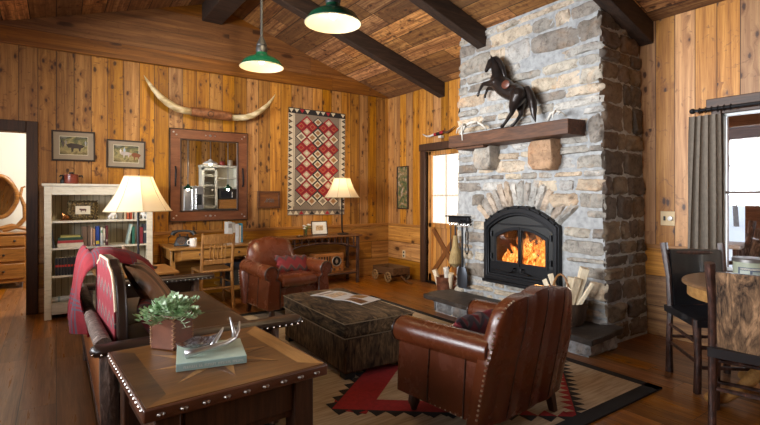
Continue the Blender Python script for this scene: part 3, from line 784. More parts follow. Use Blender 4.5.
def flame_mat():
    n = NT('flame'); e = n.node('ShaderNodeEmission'); tr = n.node('ShaderNodeBsdfTransparent'); mx = n.node('ShaderNodeMixShader')
    xyz = n.sep(n.coord()); k = n.noise(n.scale(n.coord(), (9, 9, 4)), 1.6, 4, .6, 1.8)
    n.set(e.inputs[0], n.ramp(k, [(.34,(.55,.05,.006)),(.5,(1,.20,.02)),(.64,(1,.50,.12)),(.76,(1,.82,.45))])); n.set(e.inputs[1], n.rng(k, .35, .75, .9, 3.2))
    fac = n.m('MULTIPLY', n.rng(k, .38, .56, 0, 1), n.rng(xyz[2], .48, .10, .12, 1))
    n.set(mx.inputs[0], fac); n.t.links.new(tr.outputs[0], mx.inputs[1]); n.t.links.new(e.outputs[0], mx.inputs[2]); n.t.links.new(mx.outputs[0], n.out.inputs[0])
    return n.mat
mb = MB(); r = random.Random(9)
for k in range(26):
    y = -.29+.58*((k+r.random())/26); x = r.uniform(.13, .34); h = r.uniform(.22, .44)*(1-.5*abs(y)); w = r.uniform(.04, .075); ph = r.uniform(0, 6)
    pts = [(x+.02*math.sin(ph+q*1.3), y+.035*math.sin(ph*2+q*1.1)*q/5+.02*q*r.uniform(-1,1)*.3, .14+h*q/6) for q in range(7)]
    mb.tube(pts, [w*.5, w, w*.95, w*.75, w*.5, w*.25, .003], 9)
o = mb.build('flames', flame_mat(), smooth=180); o.location = (fx, fy, fz); tag(o, 'orange flames of the fire behind the glass doors', 'fire', kind='stuff')
point('fire_glow', (fx+.2, fy, fz+.32), 16, (1.0, .42, .12), .12)

# ---- fire tools on a wall rack ----
t = thing('tool_rack', 'black iron wall rack holding the fireplace tools', 'rack', (XF-.035, 3.83, 1.02))
y1_, y0_ = at_x(449, 228, XF-.04).y-3.83, at_x(469, 228, XF-.04).y-3.83
mb = MB(); mb.b(-.02, .035, y0_, y1_, -.035, .045); mb.b(-.07, .035, y0_-.01, y1_+.01, .035, .05)
mb.build('rack_bar', m_black, t, bev=.008)
for yy in (.10, .045, -.02, -.075): mb = MB(); mb.tube([(-.02, yy, .0), (-.06, yy, -.01), (-.07, yy, -.035), (-.058, yy, -.05), (-.045, yy, -.035)], .006, 6); mb.build('hook', m_black, t)
def hang(name, label, px, z_top, length, builder):
    y = at_x(px, 240, XF-.10).y
    o = thing(name, label, 'fireplace tool', (XF-.095, y, z_top), 0, None)
    mb = MB(); mb.tube([(0, .018*math.cos(a), -.02+.02*math.sin(a)) for a in [q*PI/6 for q in range(13)]], .005, 6, cap=False); mb.build('ring', m_chrome, o)
    builder(o, length); return o
def poker(o, l): mb = MB(); mb.tube([(0,0,-.04),(0,0,-l),(0,.03,-l-.03),(0,.045,-l)], .007, 8); mb.build('shaft', m_black, o)
def tongs(o, l):
    for s in (-1, 1): mb = MB(); mb.tube([(0,0,-.05),(0,s*.022,-.12),(0,s*.014,-l*.7),(0,s*.03,-l+.05),(0,s*.006,-l)], .006, 7); mb.build('arm', m_black, o)
m_straw = wood('broom_straw', (.16,.10,.035), (.50,.36,.16), 'Z', .8, streak=40, bump=.8)
def broom(o, l):
    mb = MB(); mb.tube([(0,0,-.04),(0,0,-.16)], .009, 8); mb.build('handle', m_black, o)
    mb = MB(); mb.tube([(0,0,-.15),(0,0,-.18),(0,.0,-.27),(0,0,-.36),(0,.005,-.47),(0,.0,-.52)], [.026,.028,.036,.062,.075,.02], 14, jitter=.12, seed=4); mb.build('straw_head', m_straw, o)
def shovel(o, l):
    mb = MB(); mb.tube([(0,0,-.04),(0,0,-l+.22)], .012, 8); mb.build('shaft', m_black, o)
    mb = MB(); mb.grid(lambda u, v: (-.02*math.cos((u-.5)*PI)-.005, (u-.5)*(.10+.06*min(1,v*3))*(1 if v < .85 else 1-(v-.85)*1.5), -l+.23-.24*v), 8, 8, thick=lambda u, v: (-.02*math.cos((u-.5)*PI)+.004, (u-.5)*(.10+.06*min(1,v*3))*(1 if v < .85 else 1-(v-.85)*1.5), -l+.23-.24*v))
    mb.build('blade', plain('grey_iron_blade', (.05,.055,.065), .4, .7), o)
hang('fire_poker', 'thin iron poker hanging at the left end of the tool rack', 450.5, .99, .52, poker)
hang('fireplace_broom', 'straw hearth broom hanging from the rack beside the shovel', 455, .99, .5, broom)
hang('ash_shovel', 'iron ash shovel with a rounded grey blade on the rack', 462, .99, .73, shovel)
hang('fire_tongs', 'narrow iron tongs hanging at the right end of the tool rack', 466.5, .99, .35, tongs)

# ---- copper bucket of logs and log basket ----
m_splitwood = wood('split_firewood', (.55,.42,.27), (.90,.80,.60), 'Z', .8, bump=.5, streak=12)
m_birch = plain('pale_bark', (.62,.58,.52), .8, var=.35, sc=18)
c0 = (4.07, 4.42, 0)
t = thing('log_bucket', 'hammered copper bucket of logs on the floor left of the hearth', 'bucket', c0)
mb = MB(); mb.lathe([(.0,.0),(.095,.0),(.105,.03),(.13,.27),(.138,.285),(.128,.28),(.10,.03),(0,.03)], n=24); mb.build('bucket_wall', m_copper, t)
for s in (-1, 1): mb = MB(); mb.tube([(.0, s*.13, .24), (0, s*.165, .25), (0, s*.165, .19), (0, s*.13, .18)], .007, 6); mb.build('handle', m_copper, t)
def log(name, p0, p1, r_, mat, label, group, seed, cat='log', tri=False):
    mb = MB(); p0 = Vector(p0); p1 = Vector(p1); n = 3 if tri == 3 else (4 if tri else 10)
    mb.tube([p0.lerp(p1, q/4)-p0 for q in range(5)], [r_*(1+.1*math.sin(seed+q)) for q in range(5)], n, jitter=.25, seed=seed, mi=0)
    o = mb.build(name, mat, bev=.003); o.location = p0; tag(o, label, cat, group); return o
x, y, _ = c0
log('split_log', (x-.03,y+.03,.05), (x-.10,y+.11,.36), .036, m_splitwood, 'log leaning left in the copper bucket', 'logs in the copper bucket', 1)
log('split_log', (x+.02,y-.02,.05), (x-.02,y-.02,.40), .038, m_birch, 'pale log standing tallest in the copper bucket', 'logs in the copper bucket', 2)
log('split_log', (x+.0,y-.06,.05), (x-.04,y-.14,.34), .034, m_splitwood, 'log leaning right in the copper bucket', 'logs in the copper bucket', 3)
bx, by, bz = 3.68, 2.46, .186
t = thing('log_basket', 'dark basket with a hoop handle full of split firewood on the hearth', 'basket', (bx, by, bz))
m_wicker = wood('dark_wicker', (.02,.013,.01), (.10,.055,.03), 'Z', .7, streak=30, bump=.8)
mb = MB(); mb.lathe([(0,.004),(.13,.0),(.16,.06),(.175,.17),(.18,.20),(.168,.195),(.12,.03),(0,.02)], n=28); mb.build('basket_wall', m_wicker, t)
mb = MB(); mb.tube([(.0+.0*k, .165*math.cos(PI*k/12)*.55+.05, .18+.24*math.sin(PI*k/12)) for k in range(13)], .009, 8); mb.build('hoop_handle', plain('cane_handle', (.25,.11,.03), .5), t)
G = 'split logs in the hearth basket'
for i, (px, py, dx, dy, rr, lb, sh) in enumerate(((545,279,.0,.06,.030,'short split log standing leftmost in the hearth basket',3),(550,274,.02,.03,.033,'split log second from the left in the hearth basket',4),
     (571,277,.04,.02,.036,'wide split log behind the hoop handle of the basket',4),(585,268,.03,-.03,.045,'tallest pale split log rising from the hearth basket',4),(577,278,-.04,-.02,.035,'split log just in front of the tallest one',3),(593,283,-.02,-.06,.020,'thin stick of firewood poking out farthest right',4))):
    tip = at_x(px, py, bx+dx); base = Vector((bx+dx*.5, by+(tip.y-by)*.12+dy*.4, bz+.06))
    log('split_log', base, tip, rr, m_splitwood, lb, G, i+20, tri=sh)

# ---- things on the mantel ----
m_bronze = (lambda n: (n.col(n.ramp(n.noise(n.coord(), 9, 4), [(.3,(.012,.010,.010)),(.7,(.035,.024,.020))])), n.mat)[-1])(NT('dark_bronze', .28, .35))
HX = 3.785
def H(px, py, dx=0): return at_x(px, py, HX+dx)
hr = thing('horse_sculpture', 'black bronze rearing horse sculpture on the stone chimney mantel', 'sculpture', (0,0,0))
def blob(name, tubes, mat, parent, vox=.008, it=4):
    mb = MB()
    for pts, rs, sq in tubes:
        q = [H(*p) for p in pts]
        mb.tube(q, rs, 14, sq=sq); mb.ball(q[0], rs[0]*.98, 10); mb.ball(q[-1], rs[-1]*.98, 10)
    o = mb.build(name, mat, parent, smooth=180)
    m = o.modifiers.new('remesh', 'REMESH'); m.mode = 'VOXEL'; m.voxel_size = vox; m.use_smooth_shade = True
    k = o.modifiers.new('smooth', 'SMOOTH'); k.factor = .5; k.iterations = it
    return o
blob('body', [
  ([(496.5,79.5),(500,83.5),(505,88),(510,91.5),(515,93),(520,95)], [.070,.092,.096,.090,.092,.080], 1.0),
  ([(501,84),(498.5,76),(496.5,69),(494.5,63),(493,60.5)], [.080,.070,.055,.044,.036], 1.0),
  ([(494,60.5),(490.5,62.5),(488,67),(486.2,70.8)], [.042,.040,.027,.021], 1.0),
  ([(492.5,65),(490,66.5)], [.034,.026], 1.0),
  ([(496,82,-.05),(490,83.5,-.055),(483.5,84,-.058),(481.5,86.5,-.058),(479,92,-.055),(477.8,95.5,-.055)], [.050,.034,.022,.018,.013,.017], 1.0),
  ([(498,86,.05),(492,88,.055),(488,88.5,.058),(486.7,91,.058),(485.2,95,.055),(484.8,97,.055)], [.048,.031,.020,.017,.013,.017], 1.0),
  ([(519,95,-.045),(515.5,102,-.055),(512.5,108,-.055),(511.8,113,-.055),(507.5,119.5,-.055),(504.3,124,-.055),(502,126.4,-.05)], [.082,.066,.040,.024,.018,.016,.021], 1.0),
  ([(521,97,.045),(520.5,104,.055),(520.5,110,.055),(521,114.5,.055),(517,120.5,.055),(514,124,.05),(512,125.7,.045)], [.078,.060,.036,.023,.017,.016,.020], 1.0)], m_bronze, hr)
blob('tail', [([(523.5,89),(527,88.5),(530,93),(532.5,101),(533.5,109),(533.8,115),(535.5,121.8)], [.022,.032,.036,.040,.036,.026,.007], 1.0)], m_bronze, hr, .007, 3)
for dx in (-.022, .022): 
    mb = MB(); mb.tube([H(492.5,60,dx), H(491.3,57,dx), H(490.6,54.6,dx*1.2)], [.011,.010,.002], 7); mb.build('ear', m_bronze, hr)
mb = MB(); mn = [H(491.5,57.5),H(496,57.8),H(500,62),H(502.5,68),H(504.5,75),H(506,80)]
mb.tube(mn, [.008,.020,.026,.027,.022,.006], 8, jitter=.3, seed=2); mb.build('mane', m_bronze, hr, smooth=80)
sd = H(505.5,84.5,-.092); mb = MB(); mb.ball(sd, .052, 14, sc=(.22,1,.85)); mb.build('saddle_patch', leather('saddle_red', (.12,.035,.02)), hr)
mb = MB(); mb.b(HX-.085, HX+.085, H(514,126).y-.02, H(499,126).y+.02, 1.975, 1.990); mb.build('base_plate', m_bronze, hr, bev=.004)
m_antler = plain('bleached_antler', (.66,.62,.55), .5, var=.18, sc=20)
def antler(label, paths, X=3.76):
    o = thing('antler', label, 'antler'); 
    for i, (pp_, r0, r1) in enumerate(paths):
        mb = MB(); q = [at_x(a, b, X+dx) for a, b, dx in pp_]; n = len(q)
        mb.tube(q, [1.35*(r0+(r1-r0)*k/(n-1)) for k in range(n)], 8); mb.build('beam' if i == 0 else 'tine', m_antler, o, smooth=180)
    return o
antler('white shed antler arching over the left end of the mantel', [([(461,136,-.02),(462.5,130,-.04),(466,125,-.05),(472,122,-.03),(478,122.5,0),(483,125.5,.03),(486.5,129.5,.04)], .016, .008),
   ([(463,129.5,-.04),(461,125.5,-.08),(457.5,129,-.10),(456.2,133.5,-.11)], .010, .003), ([(466,125,-.05),(463,124,-.10),(461.5,130,-.13),(462.5,140.5,-.135)], .011, .005), ([(478,122.5,0),(472,123.5,-.06),(469,127,-.09)], .008, .003)], 3.78)
antler('small white antler lying on the right end of the mantel', [([(548,120,-.02),(551,113.5,-.04),(556,110.8,-.05),(561,112,-.04),(566.5,116.5,0)], .011, .005), ([(556,110.8,-.05),(553,114,-.09),(552.6,118,-.1)], .008, .003), ([(561,112,-.04),(557.5,114.5,-.08)], .006, .003)], 3.78)
# horn mount over the plank door
t = thing('mounted_horn', 'small mounted horns wrapped in red and black above the plank door', 'horns')
XH = XW-.05
def hp(lst): return [at_x(a, b, XH) for a, b in lst]
mb = MB(); mb.tube(hp([(434,134.5),(430,136.2),(426.5,136.3),(423.3,134.6),(422.8,133.8)]), [.017,.015,.012,.007,.003], 8); mb.build('horn', m_antler, t, smooth=180)
mb = MB(); mb.tube(hp([(443,132),(447,132.3),(450.5,130),(453.5,127.4),(455,126)]), [.017,.016,.012,.007,.002], 8); mb.build('horn', plain('dark_horn', (.10,.05,.025), .4), t, smooth=180)
mb = MB(); mb.tube(hp([(434.5,134.6),(439,133.4),(443.5,131.6)]), [.022,.024,.022], 10); mb.build('wrap', plain('red_wrap', (.35,.01,.02), .7), t, smooth=60)
mb = MB(); mb.tube(hp([(437,134),(440.5,133)]), [.025,.025], 10); mb.build('wrap_band', m_blackm, t, smooth=60)
mb = MB(); p = at_x(441, 136.8, XH); mb.box(p, (.06, .06, .035)); mb.build('mount', m_white, t, bev=.004)
# =============== RUG ===============
m_rug = (lambda n: (n.col(n.ramp(n.noise(n.scale(n.coord(), (2,26,1)), 2, 4, .6), [(.3,(.32,.235,.15)),(.5,(.47,.37,.25)),(.72,(.60,.49,.35))])), n.bump(n.noise(n.scale(n.coord(), (60,240,1)), 2, 2), .5, .004), n.mat)[-1])(NT('beige_wool', .95))
m_rug_olive = plain('olive_beige_wool', (.20,.155,.09), .95, var=.2, sc=30)
m_rug_blk = plain('black_wool', (.012,.011,.012), .95)
m_rug_red = plain('red_wool', (.30,.012,.016), .95, var=.2, sc=40)
RX0, RX1, RY0_, RY1_ = .93, 3.35, 1.53, 5.06
rug = MB(); rug.b(RX0, RX1, RY0_, RY1_, .0005, .010, 0)
def flat(poly, mi, z): rug.prism([(x, y) for x, y in poly], lambda u, v, s: (u, v, z-.002+.002*s), mi)
bw = .085
for (a, b, c, d) in ((RX0-.01, RX1+.01, RY0_-.01, RY0_+bw), (RX0-.01, RX1+.01, RY1_-bw, RY1_+.01), (RX0-.01, RX0+bw, RY0_-.01, RY1_+.01), (RX1-bw*.7, RX1+.01, RY0_-.01, RY1_+.01)):
    rug.b(a, b, c, d, .0, .0125, 1)
def serrated(a, b, n, depth, side, mi, z, base=.0):
    a = Vector(a); b = Vector(b); d = (b-a)/n; nrm = Vector((-d.y, d.x)).normalized()*side
    for k in range(n):
        p = a+d*k; flat([tuple(p+nrm*base), tuple(p+d+nrm*base), tuple(p+d*.5+nrm*(base+depth))], mi, z)
def band(a, b, w, side, mi, z):
    a = Vector(a); b = Vector(b); nrm = Vector((-(b-a).y, (b-a).x)).normalized()*side*w
    flat([tuple(a), tuple(b), tuple(b+nrm), tuple(a+nrm)], mi, z)
# big serrated diamonds: left vertex, bottom vertex, right vertex
Lv, Bv, Rv, Tv = (1.37, 2.50), (2.50, 1.60), (3.26, 2.24), (2.32, 3.1)
for (a, b, n) in ((Lv, Bv, 13), (Bv, Rv, 13)):
    out = -1 if (a, b) in ((Lv, Bv), (Bv, Rv), (Rv, Tv), (Tv, Lv)) else 1
    serrated(a, b, n, .07, -1, 1, .0120)
    serrated(a, b, n, .07, 1, 2, .0122)
# broad red arms at the left vertex
band((1.37,2.50), (1.98,2.015), .15, 1, 2, .0128); band((1.37,2.50), (2.02,3.02), .22, -1, 2, .0126)
serrated((1.37,2.50), (2.02,3.02), 8, .06, 1, 1, .0132, 0); serrated((1.37,2.50), (1.95,2.04), 7, .05, -1, 1, .0132, 0)
band((1.02,2.2), (1.55,3.25), .20, 1, 3, .0118)
for k in range(7):
    c = Vector((1.09,2.34)).lerp(Vector((1.49,3.12)), k/6); flat([(c.x-.04,c.y-.02),(c.x+.05,c.y-.02),(c.x,c.y+.05)], 1, .0126)
L2, B2, R2 = (1.37, 4.2), (2.3, 3.5), (3.26, 4.15)
serrated(B2, R2, 10, .085, -1, 1, .012); serrated(B2, R2, 10, .085, 1, 2, .0122); serrated(R2, (2.3,4.9), 10, .085, -1, 1, .012); serrated(R2, (2.3,4.9), 10, .085, 1, 2, .0122)
flat([(3.12,4.0),(3.22,4.02),(3.20,4.12),(3.10,4.10)], 2, .0126)
o = rug.build('area_rug', [m_rug, m_rug_blk, m_rug_red, m_rug_olive], smooth=0); tag(o, 'large woven beige rug with black border and red serrated diamonds on the plank floor', 'rug')

# =============== LEATHER CLUB ARMCHAIRS ===============
def armchair(name, label, loc, rz, zfloor=.013, topw=.352, nails=True):
    t = thing(name, label, 'armchair', (loc[0], loc[1], zfloor), rz)
    zf = zfloor; HW = .37
    # base below the seat
    mb = MB(); mb.b(-.30, .30, -.34, .20, .13, .34); mb.build('seat_base', m_leather, t, bev=.02)
    # cushion
    def cs(side):
        def g(u, v):
            x = -.215+.43*u; y = -.385+.62*v; e = min(1, min(u, 1-u)*7)**.5*min(1, min(v, 1-v)*8)**.5
            return (x*(1+.03*e), y, .385+side*(.032+.042*e))
        return g
    mb = MB(); mb.grid(cs(1), 18, 20, thick=cs(-1)); mb.build('seat_cushion', m_leather, t, smooth=70)
    # arms: lofted section with rolled top
    for s in (-1, 1):
        mb = MB(); secs = []
        ys = [-.375, -.36, -.2, 0, .15, .275]
        for q, y in enumerate(ys):
            k = (y+.375)/.715; top = .49+.02*k; r_ = .083-.008*k; flare = .0+.018*(1-k); sh = .92 if q == 0 else 1
            cx = .305+flare; pts = [(.235, .12), (.365+flare*.6, .12), (.352+flare, .28), (.340+flare, top-.07)]
            for a in range(-40, 231, 30): pts.append((cx+.01+r_*sh*math.cos(rad(a)), top+r_*sh*math.sin(rad(a))))
            pts.append((.235, top-.09))
            secs.append([(s*x, y-k*.085*(1-min(1, z/.48)), z) for x, z in pts])
        n = len(secs[0]); vs = [p for sec in secs for p in sec]
        fs = [(i*n+k, i*n+(k+1)%n, (i+1)*n+(k+1)%n, (i+1)*n+k) for i in range(len(secs)-1) for k in range(n)]+[tuple(range(n)), tuple((len(secs)-1)*n+k for k in range(n))]
        mb.add(vs, fs); a = mb.build('arm', m_leather, t, smooth=50, bev=.006)
        # welt and front panel outline
        mb = MB(); sec = secs[0]; mb.tube([(p[0], p[1]-.004, p[2]) for p in sec[3:]]+[(sec[0][0], sec[0][1]-.004, sec[0][2])], .006, 6); 
        mb.build('welt', m_leather_dk, a, smooth=80)
        for y in (-.13, .12):
            mb = MB(); k = (y+.375)/.715; fl = .018*(1-k); top = .49+.02*k
            mb.tube([(s*(.366+fl*.6), y, .13), (s*(.354+fl), y, .28), (s*(.343+fl), y, top-.07), (s*(.343+fl+.012), y, top-.045)], .004, 6); mb.build('seam', m_leather_dk, a, smooth=80)
        mb = MB()
        for q in range(16): yy = -.36+.54*q/15; mb.ball((s*(.367), yy, .128), .0055, 6)
        mb.build('nailheads', m_nail, a)
    # back: scalloped top, vertical channels outside, padded inside
    def topz(u): x = abs(2*u-1); return .690+.105*max(0,math.cos(x*PI/2))**.6+.018*abs(math.sin(1.5*PI*(2*u-1)+PI/2)) - (.045*max(0, (x-.86)/.14)**2)
    hw_b = lambda z: .388-(.388-topw)*min(1, max(0, (z-.46)/.16))**.8
    def lean(z): return .135*max(0,(z-.12))/.68
    def outer(u, v):
        z = .11+(topz(u)-.11)*v; w = hw_b(z); x = (2*u-1)*w
        bulge = .035*(1-abs(2*u-1)**4)+.010*abs(math.cos(2.0*PI*(2*u-1)))
        return (x, .215+lean(z)+bulge-.02*(v**10), z)
    def inner(u, v):
        z = .11+(topz(u)-.11)*v; w = hw_b(z); x = (2*u-1)*w
        pad = .085*max(0, 1-abs(2*u-1)**5)*min(1, max(0, (1-v)*5))**.5
        return (x, .205+lean(z)*.95-.045-pad*.8, z)
    mb = MB(); mb.grid(outer, 64, 24, thick=inner); bk = mb.build('backrest', m_leather, t, smooth=60)
    mb = MB()
    edge = [outer(0, v/20) for v in range(2, 20)]+[outer(u/44, .995) for u in range(1, 44) if u < 7 or u > 37]+[outer(1, v/20) for v in range(19, 1, -1)]
    for p in edge:
        sx = 1 if p[0] > 0 else -1; e = .004 if abs(p[0]) > .30 and p[2] < .78 else 0
        mb.ball((p[0]+sx*e, p[1]-.008, p[2]+(.0 if e else .004)), .007, 6)
    mb.build('nailheads', m_nail, bk)
    for q in (-.5, 0, .5):
        mb = MB(); mb.tube([(lambda p: (p[0], p[1]+.0005, p[2]))(outer((q+1)/2, .02+.96*v/12)) for v in range(13)], .003, 5); mb.build('seam', m_leather_dk, bk, smooth=80)
    for sx in (-1, 1):
        mb = MB(); mb.lathe([(.0,0),(.016,0),(.022,.02),(.034,.05),(.030,.085),(.022,.10),(.032,.13),(0,.13)], (sx*.30, -.31, 0), 14); mb.build('foot', m_trimdark, t)
        mb = MB(); mb.prism([(-.02,-.02),(.02,-.02),(.02,.02),(-.02,.02)], lambda u, v, s, sx=sx: (sx*.30+u*(.9 if s == 0 else 1.2), .20+v*(.9 if s == 0 else 1.2)+(.03 if s == 0 else 0), .13*s)); mb.build('foot', m_trimdark, t)
    return t
chairA = armchair('leather_armchair', 'oxblood leather club armchair facing the room beyond the cowhide ottoman', (2.09, 4.95), rad(6), .013, .285)
chairB = armchair('leather_armchair', 'oxblood leather club armchair seen from behind in the foreground, nailheads round its scalloped back', (2.12, 1.93), rad(185.5), .013); chairB.scale = (1.045, 1.02, .985)
# kilim cushions of the armchairs
def kilim_mat(name, seed=0, plum=False):
    n = NT(name, .9); xyz = n.sep(n.coord()); xx = xyz[1] if plum else xyz[0]
    a = n.m('ADD', n.m('MULTIPLY', n.m('ABSOLUTE', n.m('SUBTRACT', n.m('FRACT', n.m('MULTIPLY', xx, 9)), .5)), .9), n.m('MULTIPLY', xyz[2], 7))
    f = n.m('FRACT', n.m('ADD', a, seed))
    if plum: st = [(0,(.20,.012,.02)),(.5,(.24,.018,.03)),(.62,(.06,.05,.055)),(.76,(.26,.19,.14)),(.82,(.22,.02,.03))]
    else: st = [(0,(.12,.006,.010)),(.55,(.10,.005,.010)),(.62,(.035,.018,.022)),(.85,(.09,.05,.045)),(.92,(.14,.012,.014))]
    n.col(n.ramp(f, st, 'CONSTANT')); n.bump(n.noise(n.coord(), 120, 2), .4, .003); return n.mat
m_kilim = kilim_mat('red_kilim')
def cushion(name, label, loc, rot, w, h, th, mat, scal=0, group=None, cat='cushion', edge=None):
    def side(s):
        def g(u, v):
            x, y = 2*u-1, 2*v-1; m = (1-abs(x)**3.2)*(1-abs(y)**3.2)
            pin = 1-.06*(1-abs(x))*abs(y)**2-.0; pin2 = 1-.06*(1-abs(y))*abs(x)**2
            sc_ = scal*math.sin(v*PI*7)*abs(x)**6
            sc2 = scal*math.sin(u*PI*7)*abs(y)**6
            return ((x*pin2)*w/2+sc_, s*th/2*max(0, m)**.55, (y*pin)*h/2+sc2)
        return g
    mb = MB(); mb.grid(side(-1), 28, 28, thick=side(1)); o = mb.build(name, mat, smooth=80)
    o.location = loc; o.rotation_euler = rot; tag(o, label, cat, group); return o
cushion('kilim_cushion', 'red kilim cushion with a zigzag plum edge in the far armchair', (2.19, 4.90, .53), Euler((rad(-32), rad(4), rad(8))), .42, .22, .10, m_kilim, .012)
cushion('kilim_cushion', 'red and black kilim cushion tucked inside the foreground armchair', (2.06, 2.02, .50), Euler((rad(-24), 0, rad(187))), .34, .20, .11, m_kilim, .012)

# =============== COWHIDE OTTOMAN ===============
t = thing('cowhide_ottoman', 'large brindle cowhide ottoman in the middle of the rug', 'ottoman', (1.962, 3.385, .013), rad(-1.5))
hx, hy = .295, .565
mb = MB(); mb.b(-hx+.004, hx-.004, -hy+.004, hy-.004, .035, .285); mb.build('body', m_hide, t, bev=.018)
m_hide_top = hide('brindle_cowhide_lid', 'Y', (.012,.008,.005), (.24,.155,.08), .8)
def lid(side):
    def g(u, v):
        x, y = 2*u-1, 2*v-1; e = (1-abs(x)**10)*(1-abs(y)**14); return (x*hx*1.01, y*hy*1.008, .345+side*(.052+.014*(e**.5)+(.006*(1-x*x)*(1-y*y))))
    return g
mb = MB(); mb.grid(lid(1), 26, 34, thick=lid(-1)); mb.build('lid', m_hide_top, t, smooth=60, bev=.012)
m_pipe = plain('tan_piping', (.22,.16,.09), .7)
for z, q in ((.288, 1.006), (.392, 1.012)):
    mb = MB(); cs_ = [(-hx*q,-hy*q*.997),(hx*q,-hy*q*.997),(hx*q,hy*q*.997),(-hx*q,hy*q*.997),(-hx*q,-hy*q*.997)]; mb.tube([(a, b, z) for a, b in cs_], .0035, 6, cap=False); mb.build('piping', m_pipe, t)
for sx in (-1, 1):
    for sy in (-1, 1): mb = MB(); mb.b(sx*(hx-.09), sx*(hx-.01), sy*(hy-.09), sy*(hy-.01), 0, .036); mb.build('foot', m_blackm, t)
# open magazine
t = thing('open_magazine', 'open magazine with colour photographs lying on the cowhide ottoman', 'magazine', (2.03, 3.47, .430), rad(18))
m_paper = plain('magazine_paper', (.62,.62,.61), .35, var=.03)
m_photo = [plain('photo_'+n_, c_, .3, var=.6, sc=40) for n_, c_ in (('brown', (.12,.06,.03)), ('sand', (.50,.36,.22)), ('dusk', (.10,.09,.13)), ('gold', (.26,.13,.04)))]
for s, nm in ((-1, 'page'), (1, 'page')):
    f = lambda u, v, s=s, dz=0: ((v-.5)*.25, s*.29*u, .002+.013*math.sin(min(1,u*1.1)*PI)*.8+dz)
    mb = MB(); mb.grid(lambda u, v: f(u, v, dz=.004), 10, 4, thick=lambda u, v: f(u, v)); pg = mb.build('page', m_paper, t)
    rects = [(.30,.92,.08,.46,0),(.10,.60,.54,.92,3)] if s < 0 else [(.15,.5,.10,.85,1),(.66,.82,.10,.85,0)]
    for (u0, u1, v0, v1, mi) in rects:
        mb = MB(); mb.grid(lambda u, v: f(u0+(u1-u0)*u, v0+(v1-v0)*v, dz=.0046), 8, 3, thick=lambda u, v: f(u0+(u1-u0)*u, v0+(v1-v0)*v, dz=.0042)); mb.build('printed_photo', m_photo[mi], pg)

# =============== FOREGROUND SIDE TABLE ===============
TX0, TX1, TY0, TY1, TZ = .220, .878, 1.655, 2.345, .62
t = thing('parquet_side_table', 'dark wooden side table with a star parquet top and studded leather edge, beside the sofa', 'table', (.545, 2.022, 0), rad(3.4))
hx, hy = (TX1-TX0)/2, (TY1-TY0)/2
m_top = wood('parquet_border', (.06,.022,.007), (.17,.068,.018), 'Y', .35, coat=.15)
m_par = [wood('veneer_honey', (.20,.085,.022), (.42,.215,.065), 'Y', .35, coat=.15), wood('veneer_dark_burl', (.025,.012,.007), (.12,.055,.02), 'X', .38, streak=6), wood('veneer_walnut', (.06,.022,.009), (.15,.06,.02), 'X', .35), wood('veneer_amber', (.08,.030,.008), (.19,.080,.020), 'X', .35)]
mb = MB(); mb.b(-hx, hx, -hy, hy, TZ-.028, TZ-.003, 0)
def inlay(poly, mi): mb.prism(poly, lambda u, v, s: (u, v, TZ-.008+.008*s+ .00012*mi), mi)
def R_(x0, x1, y0, y1, mi): inlay([(x0,y0),(x1,y0),(x1,y1),(x0,y1)], mi)
B = .078
inlay([(-hx,-hy),(hx,-hy),(hx-B,-hy+B),(-hx+B,-hy+B)], 4); inlay([(hx,-hy),(hx,hy),(hx-B,hy-B),(hx-B,-hy+B)], 1)
inlay([(hx,hy),(-hx,hy),(-hx+B,hy-B),(hx-B,hy-B)], 4); inlay([(-hx,hy),(-hx,-hy),(-hx+B,-hy+B),(-hx+B,hy-B)], 2)
ix, iy = hx-B, hy-B
inlay([(-ix,-iy),(ix,-iy),(ix,iy),(-ix,iy)], 4)
def star(i, off, mi):
    a = rad(45*i+off); r0 = min(ix, iy)*(.98 if i % 2 == 0 else 1.12); q = min(ix, iy)*.45; z = lambda an, r: (r*math.cos(an), r*math.sin(an))
    mb.prism([(0,0), z(a-rad(22.5), q), z(a, r0)], lambda u, v, s: (u, v, TZ-.006+.0075*s), 3)
    mb.prism([(0,0), z(a, r0), z(a+rad(22.5), q)], lambda u, v, s: (u, v, TZ-.006+.0075*s), 1)
for i in range(8): star(i, 0, 3)
mb.build('tabletop', [m_top]+m_par, t, smooth=0)
mb = MB()
for (a, b, c, d) in ((-hx-.012, hx+.012, -hy-.012, -hy+.002), (-hx-.012, hx+.012, hy-.002, hy+.012), (hx-.002, hx+.012, -hy, hy), (-hx-.012, -hx+.002, -hy, hy)): mb.b(a, b, c, d, TZ-.045, TZ-.001)
el = mb.build('leather_edge', leather('edge_leather', (.09,.030,.013), .4), t, bev=.006)
m_stud = plain('pewter_studs', (.55,.50,.45), .3, .9)
for k in range(9):
    x = -hx+.04+(2*hx-.08)*k/8
    for sy in (-1, 1):
        mb = MB(); mb.tube([(x-.012, sy*(hy+.012), TZ-.024), (x-.006, sy*(hy+.017), TZ-.024), (x, sy*(hy+.012), TZ-.024), (x+.006, sy*(hy+.017), TZ-.024), (x+.012, sy*(hy+.012), TZ-.024)], [.003,.007,.004,.007,.003], 8); mb.build('stud', m_stud, t, smooth=80)
for k in range(18):
    y = -hy+.02+(2*hy-.04)*k/17
    mb = MB(); mb.ball((hx+.013, y, TZ-.024), .005, 7); mb.build('stud', m_stud, t)
    mb = MB(); mb.ball((-hx-.011, y, TZ-.010), .0065, 7, sc=(1,1.2,1)); mb.build('stud', m_stud, t)
m_tleg = wood('dark_table_oak', (.018,.008,.005), (.075,.03,.014), 'Z', .45)
